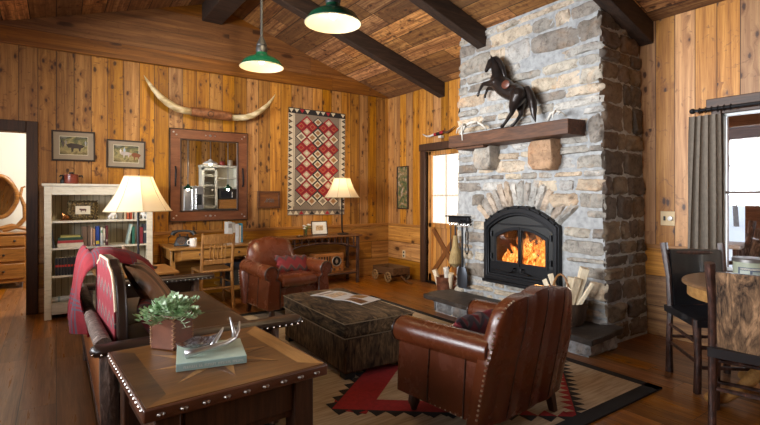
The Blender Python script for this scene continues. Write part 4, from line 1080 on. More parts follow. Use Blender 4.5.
mb = MB(); mb.b(-hx+.05, hx-.05, -hy+.055, -hy+.08, TZ-.20, TZ-.03); mb.b(-hx+.05, hx-.05, hy-.08, hy-.055, TZ-.20, TZ-.03); mb.b(-hx+.05, -hx+.075, -hy+.06, hy-.06, TZ-.20, TZ-.03); mb.b(hx-.075, hx-.05, -hy+.06, hy-.06, TZ-.20, TZ-.03)
mb.build('apron', m_tleg, t, bev=.003)
mb = MB(); mb.b(-.2, .22, -hy+.045, -hy+.056, TZ-.175, TZ-.06); dr = mb.build('drawer', m_tleg, t, bev=.004)
for sx in (-1, 1):
    for sy in (-1, 1): mb = MB(); mb.b(sx*(hx-.03), sx*(hx-.115), sy*(hy-.03), sy*(hy-.115), 0, TZ-.03); mb.build('leg', m_tleg, t, bev=.006)
mb = MB(); mb.b(-hx+.05, hx-.05, -hy+.06, hy-.06, .10, .125); mb.build('lower_shelf', m_tleg, t, bev=.004)
mb = MB(); mb.b(-hx+.1, hx-.1, -hy+.055, -hy+.085, .30, .335)
for k in range(6): x = -hx+.15+(2*hx-.3)*k/5; mb.b(x-.012, x+.012, -hy+.06, -hy+.08, .12, .30)
mb.build('slatted_rail', m_tleg, t, bev=.002)

# planter
pc = Vector((.432, 2.285, TZ+.001))
t = thing('leather_planter', 'square brown leather planter with laced corners on the parquet table', 'planter', pc, rad(38))
mb = MB(); s_ = .062; hh = .150
for (a, b, c, d) in ((-s_, s_, -s_, -s_+.008), (-s_, s_, s_-.008, s_), (-s_, -s_+.008, -s_, s_), (s_-.008, s_, -s_, s_)): mb.b(a, b, c, d, 0, hh)
mb.b(-s_, s_, -s_, s_, 0, .01); mb.build('leather_box', m_leather_pl, t, bev=.004)
m_lace = plain('tan_lacing', (.38,.20,.10), .6)
for sx, sy in ((-1,-1),(1,-1),(-1,1),(1,1)):
    mb = MB(); pts = []
    for k in range(14):
        z = .012+k*.0098; pts.append((sx*(s_-.009), sy*(s_+.002), z) if k % 2 else (sx*(s_+.002), sy*(s_-.009), z))
        if k < 13: pts.append((sx*(s_+.0015), sy*(s_+.0015), z+.005))
    mb.tube(pts, .0026, 5); mb.build('lacing', m_lace, t)
mb = MB(); mb.b(-s_+.008, s_-.008, -s_+.008, s_-.008, .01, hh-.02); mb.build('soil', m_blackm, t)
n = NT('pale_green_leaves', .6); n.col(n.ramp(n.noise(n.coord(), 26, 2), [(.30,(.11,.22,.07)),(.46,(.30,.46,.24)),(.62,(.62,.74,.54))])); m_leaf = n.mat
mb = MB(); r = random.Random(7)
for k in range(84):
    a = r.uniform(0, 2*PI); el_ = r.uniform(.2, 1.5); ln = r.uniform(.06, .12)+.035*(math.sin(el_)); d = Vector((math.cos(a)*math.cos(el_), math.sin(a)*math.cos(el_), math.sin(el_)*.85+.12))
    p0 = Vector((r.uniform(-.04,.04), r.uniform(-.04,.04), hh-.03)); pts = [p0+d*ln*q/5+Vector((0,0,.03*(q/5)-.035*(q/5)**2*2)) for q in range(6)]
    mb.tube(pts, .0014, 4)
    for q in range(1, 6):
        for sgn in (-1, 1):
            c = pts[q]; sd = d.cross(Vector((0,0,1))).normalized()*sgn; od = (sd*.8+d*.7+Vector((0,0,r.uniform(-.1,.6)))).normalized(); L_ = r.uniform(.022,.034); w = L_*.38
            up = od.cross(d).normalized() if od.cross(d).length > .1 else Vector((0,0,1)); sw = od.cross(up).normalized()*w
            mb.add([c, c+od*L_*.5+sw+up*.002, c+od*L_, c+od*L_*.5-sw+up*.002, c+od*L_*.5-up*.0016], [(0,1,4),(1,2,4),(2,3,4),(3,0,4)])
mb.build('foliage', m_leaf, t, smooth=0, recalc=False)
# book with dish and antler
t = thing('green_book', 'large sage green hardback book on the parquet table', 'book', (.535, 2.03, TZ+.002), rad(-12))
bt = .030
mb = MB(); mb.b(-.125, .128, -.122, .118, .003, bt-.003); mb.build('page_block', plain('book_pages', (.66,.60,.47), .8, var=.1, sc=90), t)
m_sage = plain('sage_cover', (.40,.49,.40), .5, var=.05); m_sagesp = plain('sage_spine', (.30,.43,.41), .5, var=.05)
mb = MB(); mb.b(-.132, .132, -.128, .124, bt-.003, bt, 0); mb.b(-.132, .132, -.128, .124, 0, .003, 0); mb.b(-.132, .132, -.131, -.124, 0, bt, 1)
cv = mb.build('cover', [m_sage, m_sagesp], t, bev=.0015)
mb = MB(); x = -.105; r = random.Random(2)
for wl in (8, 2, 7, 8, 7):
    for k in range(wl): w = r.choice([.004,.005,.0055]); mb.b(x, x+w*.55, -.1325, -.1305, .010, .019); mb.b(x, x+w, -.1325, -.1305, .0165, .0185) if r.random() < .6 else mb.b(x, x+w, -.1325, -.1305, .010, .012); x += w+.0014
    x += .006
mb.build('spine_lettering', plain('pale_lettering', (.55,.60,.56), .6), cv)
t = thing('abalone_dish', 'iridescent dark shell dish resting on the green book', 'dish', (.505, 2.075, TZ+.033), rad(12))
n = NT('shell_nacre', .12); n.col(n.ramp(n.noise(n.scale(n.coord(), (12,30,20)), 2, 5, .6, 2), [(.35,(.035,.025,.025)),(.5,(.13,.10,.10)),(.62,(.30,.30,.32)),(.7,(.08,.06,.07))])); n.bsdf.inputs['Coat Weight'].default_value = 1
def dish(off):
    def g(u, v):
        a = 2*PI*u; rr = v; w = 1+.06*math.sin(3*a)+.04*math.sin(7*a)
        return (.095*rr*w*math.cos(a), .052*rr*w*math.sin(a), .002+.030*rr**2.2+.006*rr*math.sin(5*a)*rr+off)
    return g
mb = MB(); mb.grid(dish(0), 40, 8, thick=dish(.003)); mb.build('shell', n.mat, t, smooth=80)
t = thing('silver_antler', 'silver antler figure lying across the green book', 'antler', (.53, 2.005, TZ+.036), rad(-6))
A = lambda px, py, z, dy=0: None
mb = MB(); mb.tube([(-.105,-.035,.014),(-.06,-.03,.016),(0,-.02,.022),(.055,-.005,.024),(.10,.03,.030),(.125,.065,.055),(.135,.09,.085)], [.017,.013,.011,.011,.010,.008,.003], 8); mb.build('beam', m_silver, t, smooth=180)
mb = MB(); mb.tube([(.0,-.02,.022),(.02,.015,.035),(.05,.05,.062),(.06,.06,.075)], [.011,.009,.007,.003], 8); mb.build('tine', m_silver, t, smooth=180)
mb = MB(); mb.tube([(.10,.03,.03),(.10,.05,.06),(.088,.06,.115)], [.011,.008,.003], 8); mb.build('tine', m_silver, t, smooth=180)

# =============== SOFA ===============
SX0, SX1, SY0, SY1 = .17, 1.10, 2.52, 4.46
t = thing('hickory_sofa', 'rustic bark-log sofa with brown leather seat and studded padded arms', 'sofa', ((SX0+SX1)/2, (SY0+SY1)/2, 0))
cx, cy = (SX0+SX1)/2, (SY0+SY1)/2
X = lambda x: x-cx
Y = lambda y: y-cy
for y in (2.56, 4.40):
    mb = MB(); mb.tube([(X(.215), Y(y), 0), (X(.21), Y(y), .2), (X(.205), Y(y), .40), (X(.20), Y(y), .555)], [.043,.040,.040,.037], 12, jitter=.16, seed=int(y*10)); mb.build('rear_post', m_bark, t)
    mb = MB(); mb.tube([(X(1.02), Y(y), 0), (X(1.02), Y(y), .25), (X(1.02), Y(y), .555)], [.042,.040,.037], 12, jitter=.16, seed=int(y*9)); mb.build('front_post', m_bark, t)
    # padded arm with rounded ends
    mb = MB(); secs = 22; vs = []; n = 14
    for i in range(secs+1):
        k = i/secs; x = .125+(1.155-.125)*k; k = .5-.5*math.cos(PI*k); x = .125+(1.19-.125)*k; e_ = min(k, 1-k)*1.06; w = .058*(1 if e_ > .045 else math.sqrt(max(.004, 1-(1-e_/.045)**2)))*(1+.25*k)
        zc = .575; h_ = .028*min(1, w/.05)
        for q in range(n):
            a = 2*PI*q/n; vs.append((X(x), Y(y)+w*math.cos(a), zc+h_*(math.sin(a) if math.sin(a) > 0 else math.sin(a)*1.1)))
    fs = [(i*n+q, i*n+(q+1)%n, (i+1)*n+(q+1)%n, (i+1)*n+q) for i in range(secs) for q in range(n)]+[tuple(range(n)), tuple(secs*n+q for q in range(n))]
    mb.add(vs, fs); ar = mb.build('padded_arm', m_leather_dk, t, smooth=80)
    mb = MB()
    for sgn in (-1, 1):
        for i in range(30): k = .01+.98*i/29; x = .125+1.065*k; e_ = min(k, 1-k)*1.06; w = .058*(1+.25*k)*(1 if e_ > .045 else math.sqrt(max(.004, 1-(1-e_/.045)**2))); mb.ball((X(x), Y(y)+sgn*w*.97, .566), .0065, 7)
    mb.build('nailheads', m_nail_s, ar)
    mb = MB(); mb.b(X(.26), X(.98), Y(y)-.012, Y(y)+.012, .2, .56); mb.build('side_panel', m_leather_dk, t, bev=.004)
mb = MB(); mb.tube([(X(.205), Y(2.58), .185), (X(.20), Y(3.5), .19), (X(.205), Y(4.38), .185)], [.034,.030,.032], 11, jitter=.2, seed=4); mb.build('rear_rail', m_bark, t)
mb = MB(); mb.tube([(X(1.03), Y(2.58), .22), (X(1.03), Y(3.5), .225), (X(1.03), Y(4.38), .22)], [.036,.034,.036], 11, jitter=.2, seed=5); mb.build('front_rail', m_bark, t)
mb = MB(); mb.tube([(X(.185), Y(2.60), .585), (X(.175), Y(2.9), .59), (X(.165), Y(3.5), .585), (X(.165), Y(4.35), .585)], [.037,.036,.034,.034], 11, jitter=.2, seed=6); mb.build('top_rail', m_bark, t)
mb = MB(); mb.prism([(0,0),(1,0),(1,1),(0,1)], lambda u, v, s: (X(.175-.01*v+.02*s), Y(2.60+1.76*u), .20+.36*v)); mb.build('back_panel', m_leather_tan, t, bev=.004)
mb = MB(); mb.b(X(.24), X(1.02), Y(2.6), Y(4.36), .2, .34); mb.build('seat_deck', m_leather_dk, t, bev=.01)
m_seat = leather('brown_suede_seat', (.11,.062,.032), .55, coat=.0)
for k in range(2):
    y0, y1 = (2.61, 3.48) if k == 0 else (3.49, 4.35)
    def sc(side):
        def g(u, v):
            e = (1-abs(2*u-1)**6)*(1-abs(2*v-1)**6); return (X(.36+.72*u), Y(y0+(y1-y0)*v), .405+side*(.045+.03*max(0,e)**.6))
        return g
    mb = MB(); mb.grid(sc(1), 16, 20, thick=sc(-1)); mb.build('seat_cushion', m_seat, t, smooth=70)
    mb = MB(); mb.tube([(X(1.083), Y(y0+.02), .44), (X(1.083), Y(y1-.02), .44)], .005, 6); mb.build('piping', m_pipe, t)
# shield cushion with a kilim back
def shield(u):  # outline height against position along the sofa
    x = abs(2*u-1); return .60+.0*x+ (.37 if x < .42 else .37-.04-.20*((x-.42)/.58)**1.5)
m_kil2 = kilim_mat('plum_kilim', .3, True)
t = thing('shield_cushion', 'scalloped shield cushion with red kilim back at the near end of the sofa', 'cushion', (.222, 2.985, .49), rad(3.5))
n_ = 40
def out(uu):
    x = 2*uu-1; a = abs(x)
    z = .475 if a < .40 else (.475-.03*((a-.40)/.08) if a < .48 else .445-.05*((a-.48)/.52)**1.2-.16*((a-.48)/.52)**5)
    return x*.34, z
prof = [out(k/n_) for k in range(n_+1)]+[(.34*.98, 0.02), (.29, 0), (-.29, 0), (-.34*.98, .02)]
mb = MB(); mb.prism(prof, lambda u, v, s: (-.012-.02*v+.05*s+.02, u, v)); mb.build('pad', m_leather_dk, t, bev=.012, seg=3)
mb = MB(); mb.prism([(u*.93, .015+v*.955) for u, v in prof], lambda u, v, s: (-.012-.02*v+.015+.006-.010*s, u, v)); mb.build('kilim_face', m_kil2, t, bev=.002)
mb = MB(); mb.tube([(-.012-.02*v+.016, u*.975, v*.985+.004) for u, v in prof[:n_+1]], .007, 7); mb.build('piping', plain('cream_piping', (.55,.42,.28), .6), t, smooth=80)
# brown leather pillows
def pill(label, loc, rot, w, h, th, mat): return cushion('leather_pillow', label, loc, rot, w, h, th, mat, .018, 'leather pillows along the sofa back', 'pillow')
n = NT('brown_pillow_leather', .38); xyz = n.sep(n.coord()); w_ = n.noise(n.coord(), 3, 3)
n.col(n.ramp(n.m('FRACT', n.m('ADD', n.m('MULTIPLY', xyz[0], 5.2), n.m('MULTIPLY', w_, .9))), [(0,(.03,.016,.012)),(.12,(.24,.13,.08)),(.45,(.17,.085,.05)),(.62,(.30,.18,.12)),(.74,(.035,.018,.014)),(1,(.03,.016,.012))])); n.bump(n.noise(n.coord(), 14, 4), .5, .012); m_pil = n.mat
pill('brown leather pillow with a wavy edge leaning between plant and shield cushion', (.50, 3.05, .70), Euler((rad(-34), rad(3), rad(76))), .54, .48, .12, m_pil)
pill('brown leather pillow with a wavy edge on the sofa, half under the red plaid throw', (.50, 3.60, .70), Euler((rad(-30), rad(-3), rad(84))), .54, .50, .12, m_pil)
cushion('striped_pillow', 'dark red pillow with a black stripe low at the near end of the sofa', (.47, 2.83, .60), Euler((rad(-34), 0, rad(80))), .40, .34, .12, kilim_mat('dark_kilim', .6))
# plaid throw
n = NT('red_plaid_wool', .95); uv = n.sep(n.coord('UV'))
def stripes(c, offs, w, per):
    tot = None
    for o_ in offs:
        q = n.m('LESS_THAN', n.m('ABSOLUTE', n.m('SUBTRACT', n.m('FRACT', n.m('MULTIPLY', c, 1/per)), o_)), w); tot = q if tot is None else n.m('MAXIMUM', tot, q)
    return tot
s1 = stripes(uv[1], (.43,.50,.57), .016, .42); s2 = stripes(uv[0], (.43,.50,.57), .018, .36)
base = n.ramp(n.noise(n.coord(), 18, 3), [(.3,(.15,.004,.009)),(.7,(.24,.009,.016))])
c1 = n.mix(n.m('MULTIPLY', s1, .8), base, (.045,.055,.075)); c2 = n.mix(n.m('MULTIPLY', s2, .8), c1, (.045,.055,.075)); n.col(c2); n.bump(n.noise(n.coord(), 150, 2), .4, .003); 
th = [(.105,.46),(.100,.56),(.105,.68),(.115,.82),(.145,.925),(.21,.975),(.28,.98),(.34,.965),(.40,.945),(.46,.915),(.52,.87)]
def thp(v):
    f = v*(len(th)-1); i = min(int(f), len(th)-2); q = f-i; p0 = th[max(i-1,0)]; p1 = th[i]; p2 = th[i+1]; p3 = th[min(i+2,len(th)-1)]
    return [(.5*((2*p1[k])+(-p0[k]+p2[k])*q+(2*p0[k]-5*p1[k]+4*p2[k]-p3[k])*q*q+(-p0[k]+3*p1[k]-3*p2[k]+p3[k])*q**3)) for k in (0,1)]
def throw(off):
    def g(u, v):
        x, z = thp(v); hang_ = max(0, 1-v*3.2); fold = (.014+.016*hang_)*math.sin(u*19+v*2)
        y = 3.30+.85*u*(1-.10*hang_) +.02*math.sin(v*9); z2 = z-(.09*(u) if v > .45 else .04*u*(1-v))+.03*(1-u)*0
        kk = max(0, (.20-u)/.20); sv = min(1, max(0, (v-.04)/.26)); sv = sv*sv*(3-2*sv); z2 -= .085*kk*kk*sv; x += .055*kk*(1-sv); y -= .05*math.sin(kk*PI/2)*(.3+.7*sv)
        return (x+fold*(1-.8*sv)-off*(1-.8*sv), y, z2+fold*.5*sv+off*.9*sv)
    return g
mb = MB(); mb.grid(throw(0), 44, 50, thick=throw(.010), uvscale=(.92, 1.3)); tag(mb.build('plaid_throw', n.mat, smooth=80), 'red plaid wool throw draped over the back of the sofa', 'blanket')
# =============== LAMPS ===============
def shade_mat():
    n = NT('cream_lampshade', .8); d = n.node('ShaderNodeBsdfDiffuse'); tr = n.node('ShaderNodeBsdfTranslucent'); mx = n.node('ShaderNodeMixShader'); mx.inputs[0].default_value = .55
    d.inputs[0].default_value = (.86,.76,.58,1); tr.inputs[0].default_value = (.92,.80,.60,1)
    n.t.links.new(d.outputs[0], mx.inputs[1]); n.t.links.new(tr.outputs[0], mx.inputs[2]); n.t.links.new(mx.outputs[0], n.out.inputs[0]); return n.mat
m_shade = shade_mat(); m_shtrim = plain('shade_rib', (.50,.38,.22), .8)
m_bulb = emit('warm_bulb', (1, .78, .48), 6)
def table_lamp(label, base, z0, zs0, zs1, r0, r1, off, power):
    """base: foot centre; off: where the pole stands relative to it"""
    t = thing('table_lamp', label, 'lamp', (base[0], base[1], z0)); px, py = off
    mb = MB(); mb.lathe([(0,0),(.085,0),(.088,.012),(.06,.020),(0,.022)], n=24); mb.build('base', m_black, t, bev=.002)
    mb = MB(); mb.tube([(0,0,.018), (px*.35,py*.35,.035), (px*.8,py*.8,.05), (px,py,.09), (px*1.02,py*1.02,zs0-z0-.1), (px*1.02,py*1.02,zs0-z0+.12)], .0115, 10, jitter=.15, seed=2); mb.build('pole', m_black, t)
    n = 8; h0, h1 = zs0-z0, zs1-z0
    def sh(off_):
        def g(u, v):
            k = u*n; i = int(k); f = k-i; a0 = 2*PI*i/n; a1 = 2*PI*(i+1)/n; R = (r0+(r1-r0)*v)-off_-.016*math.sin(v*PI)
            p = Vector((math.cos(a0), math.sin(a0))).lerp(Vector((math.cos(a1), math.sin(a1))), f)*1.0
            p = p*(1-.0*f); sag = 1+.035*math.sin(f*PI)
            return (px+p.x*R*sag, py+p.y*R*sag, h0+(h1-h0)*v)
        return g
    mb = MB(); mb.grid(sh(0), 64, 8); s = mb.build('lamp_shade', m_shade, t, smooth=25, recalc=False)
    mb = MB()
    for i in range(n):
        a = 2*PI*i/n; mb.tube([(px+math.cos(a)*(r0+(r1-r0)*v-.016*math.sin(v*PI)+.001), py+math.sin(a)*(r0+(r1-r0)*v-.016*math.sin(v*PI)+.001), h0+(h1-h0)*v) for v in (0,.25,.5,.75,1)], .003, 5)
    for (R, z) in ((r0, h0), (r1, h1)): mb.tube([(px+R*math.cos(a), py+R*math.sin(a), z) for a in [2*PI*q/48 for q in range(49)]], .005, 5, cap=False)
    mb.build('shade_ribs', m_shtrim, s)
    mb = MB(); mb.ball((px, py, (h0+h1)/2-.01), .028, 12, sc=(1,1,1.3)); mb.build('bulb', m_bulb, t)
    mb = MB(); mb.tube([(px,py,h1-.05),(px,py,h1+.02)], .004, 6)
    for a in (0, 2.1, 4.2): mb.tube([(px,py,h1-.006),(px+r1*math.cos(a),py+r1*math.sin(a),h1-.002)], .002, 4)
    mb.build('spider_fitter', m_black, t)
    l = point('lamp_bulb', (base[0]+px, base[1]+py, (zs0+zs1)/2+.05), power, (1.0,.72,.40), .05); return t
lamp1 = table_lamp('larger black iron lamp with a glowing cream shade on the end table beside the bookcase', (.735, 5.06), .592, 1.155, 1.49, .30, .125, (-.075,.045), 2.6)
lamp2 = table_lamp('smaller black iron lamp with cream shade on the log console under the wall weaving', (3.55, 6.12), .725, 1.28, 1.565, .265, .125, (-.02,.0), 2.6)
# end table behind the sofa
m_oakt = wood('amber_oak', (.17,.065,.014), (.40,.18,.045), 'X', .35, coat=.2)
t = thing('end_table', 'small amber wooden end table under the larger lamp, behind the sofa arm', 'table', (.62, 5.02, 0), rad(2))
mb = MB(); mb.b(-.33, .33, -.30, .30, .565, .59); mb.build('tabletop', m_oakt, t, bev=.005)
mb = MB(); mb.b(-.29, .29, -.26, .26, .49, .565); mb.build('apron', m_trimdark, t)
for sx in (-1, 1):
    for sy in (-1, 1): mb = MB(); mb.b(sx*.25, sx*.29, sy*.22, sy*.26, 0, .50); mb.build('leg', m_trimdark, t)
# pendants
m_green = (lambda n: (n.col((.002,.040,.019)), n.mat)[-1])(NT('green_enamel', .25)); m_enw = plain('cream_enamel_inside', (.34,.30,.22), .5, var=.02)
def pendant(label, x, y, zr, R):
    t = thing('pendant_lamp', label, 'pendant lamp', (x, y, zr), 0, 'green enamel pendants')
    k = R/.2
    mb = MB(); mb.lathe([(.20*k,0),(.196*k,.012),(.165*k,.055),(.12*k,.082),(.072*k,.098),(.052*k,.12),(.045*k,.155)], n=48); s = mb.build('shade', m_green, t, smooth=60, recalc=False)
    mb = MB(); mb.lathe([(.197*k,.001),(.190*k,.011),(.160*k,.050),(.117*k,.077),(.068*k,.093),(.0,.10)], n=48); mb.build('shade_lining', m_enw, s, smooth=60, recalc=False)
    mb = MB(); mb.tube([(.2*k*math.cos(a), .2*k*math.sin(a), 0) for a in [2*PI*q/48 for q in range(49)]], .0035, 6, cap=False); mb.build('rim', m_enw, s)
    mb = MB(); mb.lathe([(0,.12),(.050*k,.13),(.056*k,.165),(.046*k,.19),(.050*k,.20),(.030*k,.245),(.014,.28),(0,.282)], n=20); mb.build('socket_cap', m_blackm, t)
    for a in (0, PI/2, PI, 3*PI/2): mb = MB(); mb.tube([(.036*k*math.cos(a), .036*k*math.sin(a), .19), (.050*k*math.cos(a), .050*k*math.sin(a), .16)], .005, 5); mb.build('socket_fin', m_black, t)
    mb = MB(); mb.tube([(0,0,.25),(0,0,3.81-zr)], .013, 10); mb.build('stem', m_blackm, t)
    mb = MB(); mb.lathe([(0,0),(.022,0),(.02,-.03),(0,-.035)], (0,0,3.806-zr), 20); mb.build('canopy', m_black, t)
    mb = MB(); mb.ball((0,0,.058), .030, 12); mb.build('bulb', m_bulb, t)
    point('pendant_bulb', (x, y, zr+.02), 9, (1.0,.76,.46), .035)
    return t
pendant('green enamel pendant hanging farther off, in front of the back wall', 1.548, 4.15, 2.48, .195)
pendant('green enamel pendant hanging nearer, cut by the top of the photo', 1.545, 2.80, 2.47, .19)

# =============== BOOKCASE ===============
m_cream = (lambda n: (n.col(n.ramp(n.noise(n.scale(n.coord(), (3,3,14)), 3, 5, .7), [(.28,(.28,.22,.14)),(.38,(.58,.53,.42)),(.7,(.70,.65,.54))])), n.bump(n.noise(n.coord(), 30, 3), .2, .003), n.mat)[-1])(NT('chipped_cream_paint', .6))
m_bead = planks('cream_beadboard', 'X', 'Z', .06, 0, [(.3,(.44,.37,.24)),(.5,(.56,.49,.34)),(.7,(.64,.57,.42))], groove=.004, knots=0, rough=.6, var=.08, gcol=.35)
BX0, BX1, BY0, BY1, BZ = -.125, .945, 6.0, 6.38, 1.432
t = thing('bookcase', 'worn cream painted bookcase beside the dark doorway', 'bookcase', ((BX0+BX1)/2, (BY0+BY1)/2, 0)); cx, cy = (BX0+BX1)/2, (BY0+BY1)/2
hx, hy = (BX1-BX0)/2, (BY1-BY0)/2
for s in (-1, 1): mb = MB(); mb.b(s*(hx-.02), s*(hx-.045), -hy+.02, hy, .0, BZ-.025); mb.b(s*(hx-.02), s*(hx-.085), -hy, -hy+.022, 0, BZ-.025); mb.build('side_panel', m_cream, t, bev=.004)
mb = MB(); mb.b(-hx, hx, -hy-.02, hy, BZ-.028, BZ); mb.build('top_board', m_cream, t, bev=.006)
mb = MB(); mb.b(-hx+.085, hx-.085, -hy+.001, -hy+.022, BZ-.12, BZ-.028); mb.build('header', m_cream, t, bev=.003)
mb = MB(); mb.b(-hx+.085, hx-.085, -hy+.001, -hy+.022, .05, .145); mb.build('plinth', m_cream, t, bev=.003)
mb = MB(); mb.b(-hx+.045, hx-.045, hy-.02, hy-.005, .05, BZ-.03); mb.build('back_boards', m_bead, t)
SHZ = [1.035, .75, .455, .165]
for z in SHZ: mb = MB(); mb.b(-hx+.05, hx-.05, -hy+.012, hy-.02, z-.022, z); mb.build('shelf', m_cream, t, bev=.003)
# books
bookmats = {}
def bm_(c):
    if c not in bookmats: bookmats[c] = plain('cover_%d' % len(bookmats), c, .5, var=.1, sc=25)
    return bookmats[c]
m_pages = plain('paper_block', (.62,.55,.42), .85, var=.12, sc=120)
def book(label, loc, w, h, d, colr, rot=(0,0,0), band=None, group=None, cat='book', name='book'):
    """w: thickness along X, d: depth along Y, spine faces -Y"""
    t = thing(name, label, cat, loc, 0, group); t.rotation_euler = rot
    mb = MB(); c = .0025
    mb.b(-w/2, w/2, -d/2-.001, -d/2+.004, 0, h); mb.b(-w/2, -w/2+c, -d/2, d/2, 0, h); mb.b(w/2-c, w/2, -d/2, d/2, 0, h)
    mb.build('cover', bm_(colr), t, bev=.0015)
    mb = MB(); mb.b(-w/2+c, w/2-c, -d/2+.004, d/2-.005, .003, h-.004); mb.build('pages', m_pages, t, smooth=0)
    if band:
        for (z0, z1, bc) in band: mb = MB(); mb.b(-w/2*.9, w/2*.9, -d/2-.0022, -d/2, h*z0, h*z1); mb.build('spine_label', bm_(bc), t)
    return t
def bx_at(px, y=6.07): return at_y(px, 240, y).x
Yb = 6.10
GS = 'books on the cream bookcase'
# shelf 2 verticals
z = SHZ[1]+.001
for (p0, p1, h, c, lb, bd) in ((82,87,.215,(.14,.085,.055),'thick brown book at the left of the upright row on the middle shelf',None),(87.2,90,.22,(.13,.08,.05),'tall brown volume second in the upright row on the middle shelf',None),(90.2,92.3,.20,(.55,.38,.30),'slim pinkish book in the upright row on the middle shelf',None),(92.6,95,.185,(.40,.22,.12),'rust book left of the blue one on the middle shelf',[(.1,.2,(.6,.5,.3))]),
    (95.3,99.3,.215,(.015,.05,.25),'blue book with a yellow label on the middle shelf',[(.08,.26,(.75,.55,.05))]),(100,102.5,.20,(.62,.64,.58),'white book just right of the blue one',[(.7,.85,(.1,.2,.12))]),(102.8,105,.19,(.60,.56,.45),'cream book near the right of the upright row',[(.15,.3,(.15,.1,.08))]),(105.2,107.8,.22,(.11,.02,.025),'maroon book ending the upright row on the middle shelf',[(.2,.3,(.6,.5,.4))])):
    x0, x1 = bx_at(p0), bx_at(p1); book(lb, ((x0+x1)/2, Yb, z), max(.012, x1-x0-.003), h, .15, c, band=bd, group=GS)
# right group on shelf 2
book('pale green book leaning against the right-hand group of the middle shelf', (bx_at(127.5)-.005, Yb, z+.0), .018, .23, .15, (.42,.52,.46), (0, rad(11), 0), group=GS)
for (p0, p1, h, c, lb, bd) in ((131.5,134.5,.20,(.02,.13,.09),'dark green book behind the lamp pole on the middle shelf',None),(139,142.5,.19,(.20,.02,.03),'dark red book right of the lamp pole on the middle shelf',None),(142.8,146.3,.225,(.03,.035,.05),'black tall book near the right end of the middle shelf',[(.55,.65,(.55,.5,.4))]),(146.6,149.3,.20,(.50,.56,.52),'pale book at the right end of the middle shelf',[(.2,.45,(.08,.09,.1))])):
    x0, x1 = bx_at(p0), bx_at(p1); book(lb, ((x0+x1)/2, Yb, z), max(.012, x1-x0-.003), h, .15, c, band=bd, group=GS)
book('dark book leaning at the far left end of the middle shelf', (bx_at(50.6)+.03, Yb, z), .018, .19, .15, (.05,.055,.06), (0, rad(-7), 0), group=GS)
# flat stack
zz = z
for (th_, c, lb, w) in ((.045,(.58,.52,.40),'cream book at the bottom of the flat stack on the middle shelf',.235),(.028,(.34,.04,.04),'red book second from the bottom of the flat stack',.23),(.030,(.02,.06,.04),'dark green book near the top of the flat stack',.225),(.018,(.38,.33,.10),'mustard book on top of the flat stack',.18)):
    b_ = book(lb, (bx_at(57)+.12, Yb-.01, zz+th_/2), th_, w, .15, c, (0, rad(90), 0), group=GS); b_.location.x -= w/2; zz += th_+.001
# shelf 1
z = SHZ[0]+.001
for (p0, p1, h, c, lb) in ((118,122,.125,(.22,.19,.14),'taupe small book behind the lampshade on the upper shelf'),(123.5,126,.12,(.42,.34,.22),'tan small book behind the lampshade on the upper shelf'),(126.3,129,.13,(.40,.08,.03),'orange red small book on the upper shelf'),(129.5,132,.125,(.33,.05,.02),'deep red small book on the upper shelf'),(134,137,.115,(.50,.46,.38),'cream small book on the upper shelf, left of the white bookend')):
    x0, x1 = bx_at(p0), bx_at(p1); book(lb, ((x0+x1)/2, Yb, z), max(.012, x1-x0-.003), h, .13, c, group=GS)
m_porc = plain('white_porcelain', (.78,.76,.72), .25, var=.04)
def animal_bookend(label, px, flip):
    t = thing('animal_bookend', label, 'bookend', (bx_at(px), 6.08, z)); f = -1 if flip else 1
    skin('body', [(f*x*1.15, 0, q*1.15) for x, q in ((-.02,.045),(.01,.048),(.03,.052),(.042,.045),(.046,.028),(.045,.012),(-.018,.02),(-.018,.002),(.014,.02),(.014,.002))], [.026,.026,.02,.014,.008,.006,.013,.012,.013,.012], [(0,1),(1,2),(2,3),(3,4),(4,5),(0,6),(6,7),(1,8),(8,9)], m_porc, t)
    mb = MB(); mb.b(-.05, .05, -.03, .03, -.0, .004); mb.build('plinth', m_porc, t)
animal_bookend('white porcelain elephant bookend left of the small books on the upper shelf', 111.5, False)
animal_bookend('white porcelain elephant bookend at the right end of the upper shelf', 145, True)
# bronze horse figurine
t = thing('bronze_figurine', 'small shiny bronze figurine at the left of the upper shelf', 'figurine', (bx_at(64.5), 6.08, z)); m_brz = plain('bright_bronze', (.50,.22,.08), .25, .95)
skin('figure', [(0,0,.04),(.015,0,.05),(.028,0,.045),(-.012,0,.06),(-.018,0,.085),(-.026,0,.082),(-.015,0,.012),(.02,0,.012),(.045,0,.03)], [.018,.018,.014,.013,.010,.007,.009,.009,.006], [(0,1),(1,2),(0,3),(3,4),(4,5),(0,6),(2,7),(2,8)], m_brz, t)
mb = MB(); mb.b(-.04, .06, -.025, .025, 0, .010); mb.build('plinth', m_brz, t, bev=.003)
# ornate frame with a small cow picture
m_gilt = (lambda n: (n.col(n.ramp(n.noise(n.coord(), 55, 4), [(.4,(.035,.022,.010)),(.62,(.22,.15,.055)),(.72,(.45,.34,.15))])), n.bump(n.voro(n.coord(), 70)['Distance'], 1.0, .01), n.mat)[-1])(NT('carved_gilt', .4, .5))
w = bx_at(98, 6.12)-bx_at(68, 6.12); t = thing('ornate_frame', 'ornate dark gilt frame with a small cow picture on the upper shelf', 'picture frame', (bx_at(83, 6.12), 6.13, z)); t.rotation_euler = (rad(-7), 0, 0)
hw, hh = w/2, .108
mb = MB(); n = 26; A = []; 
for k in range(4*n):
    s_, f = divmod(k, n); f = f/n*2-1
    p = [(f,-1),(1,f),(-f,1),(-1,-f)][s_]; q = 1+.035*math.sin(k*1.6); A.append((p[0]*hw*q, p[1]*hh*q+hh))
B_ = [(max(-.5*hw, min(.5*hw, a)), max(hh-.42*hh, min(hh+.42*hh, b))) for a, b in A]; m = len(A)
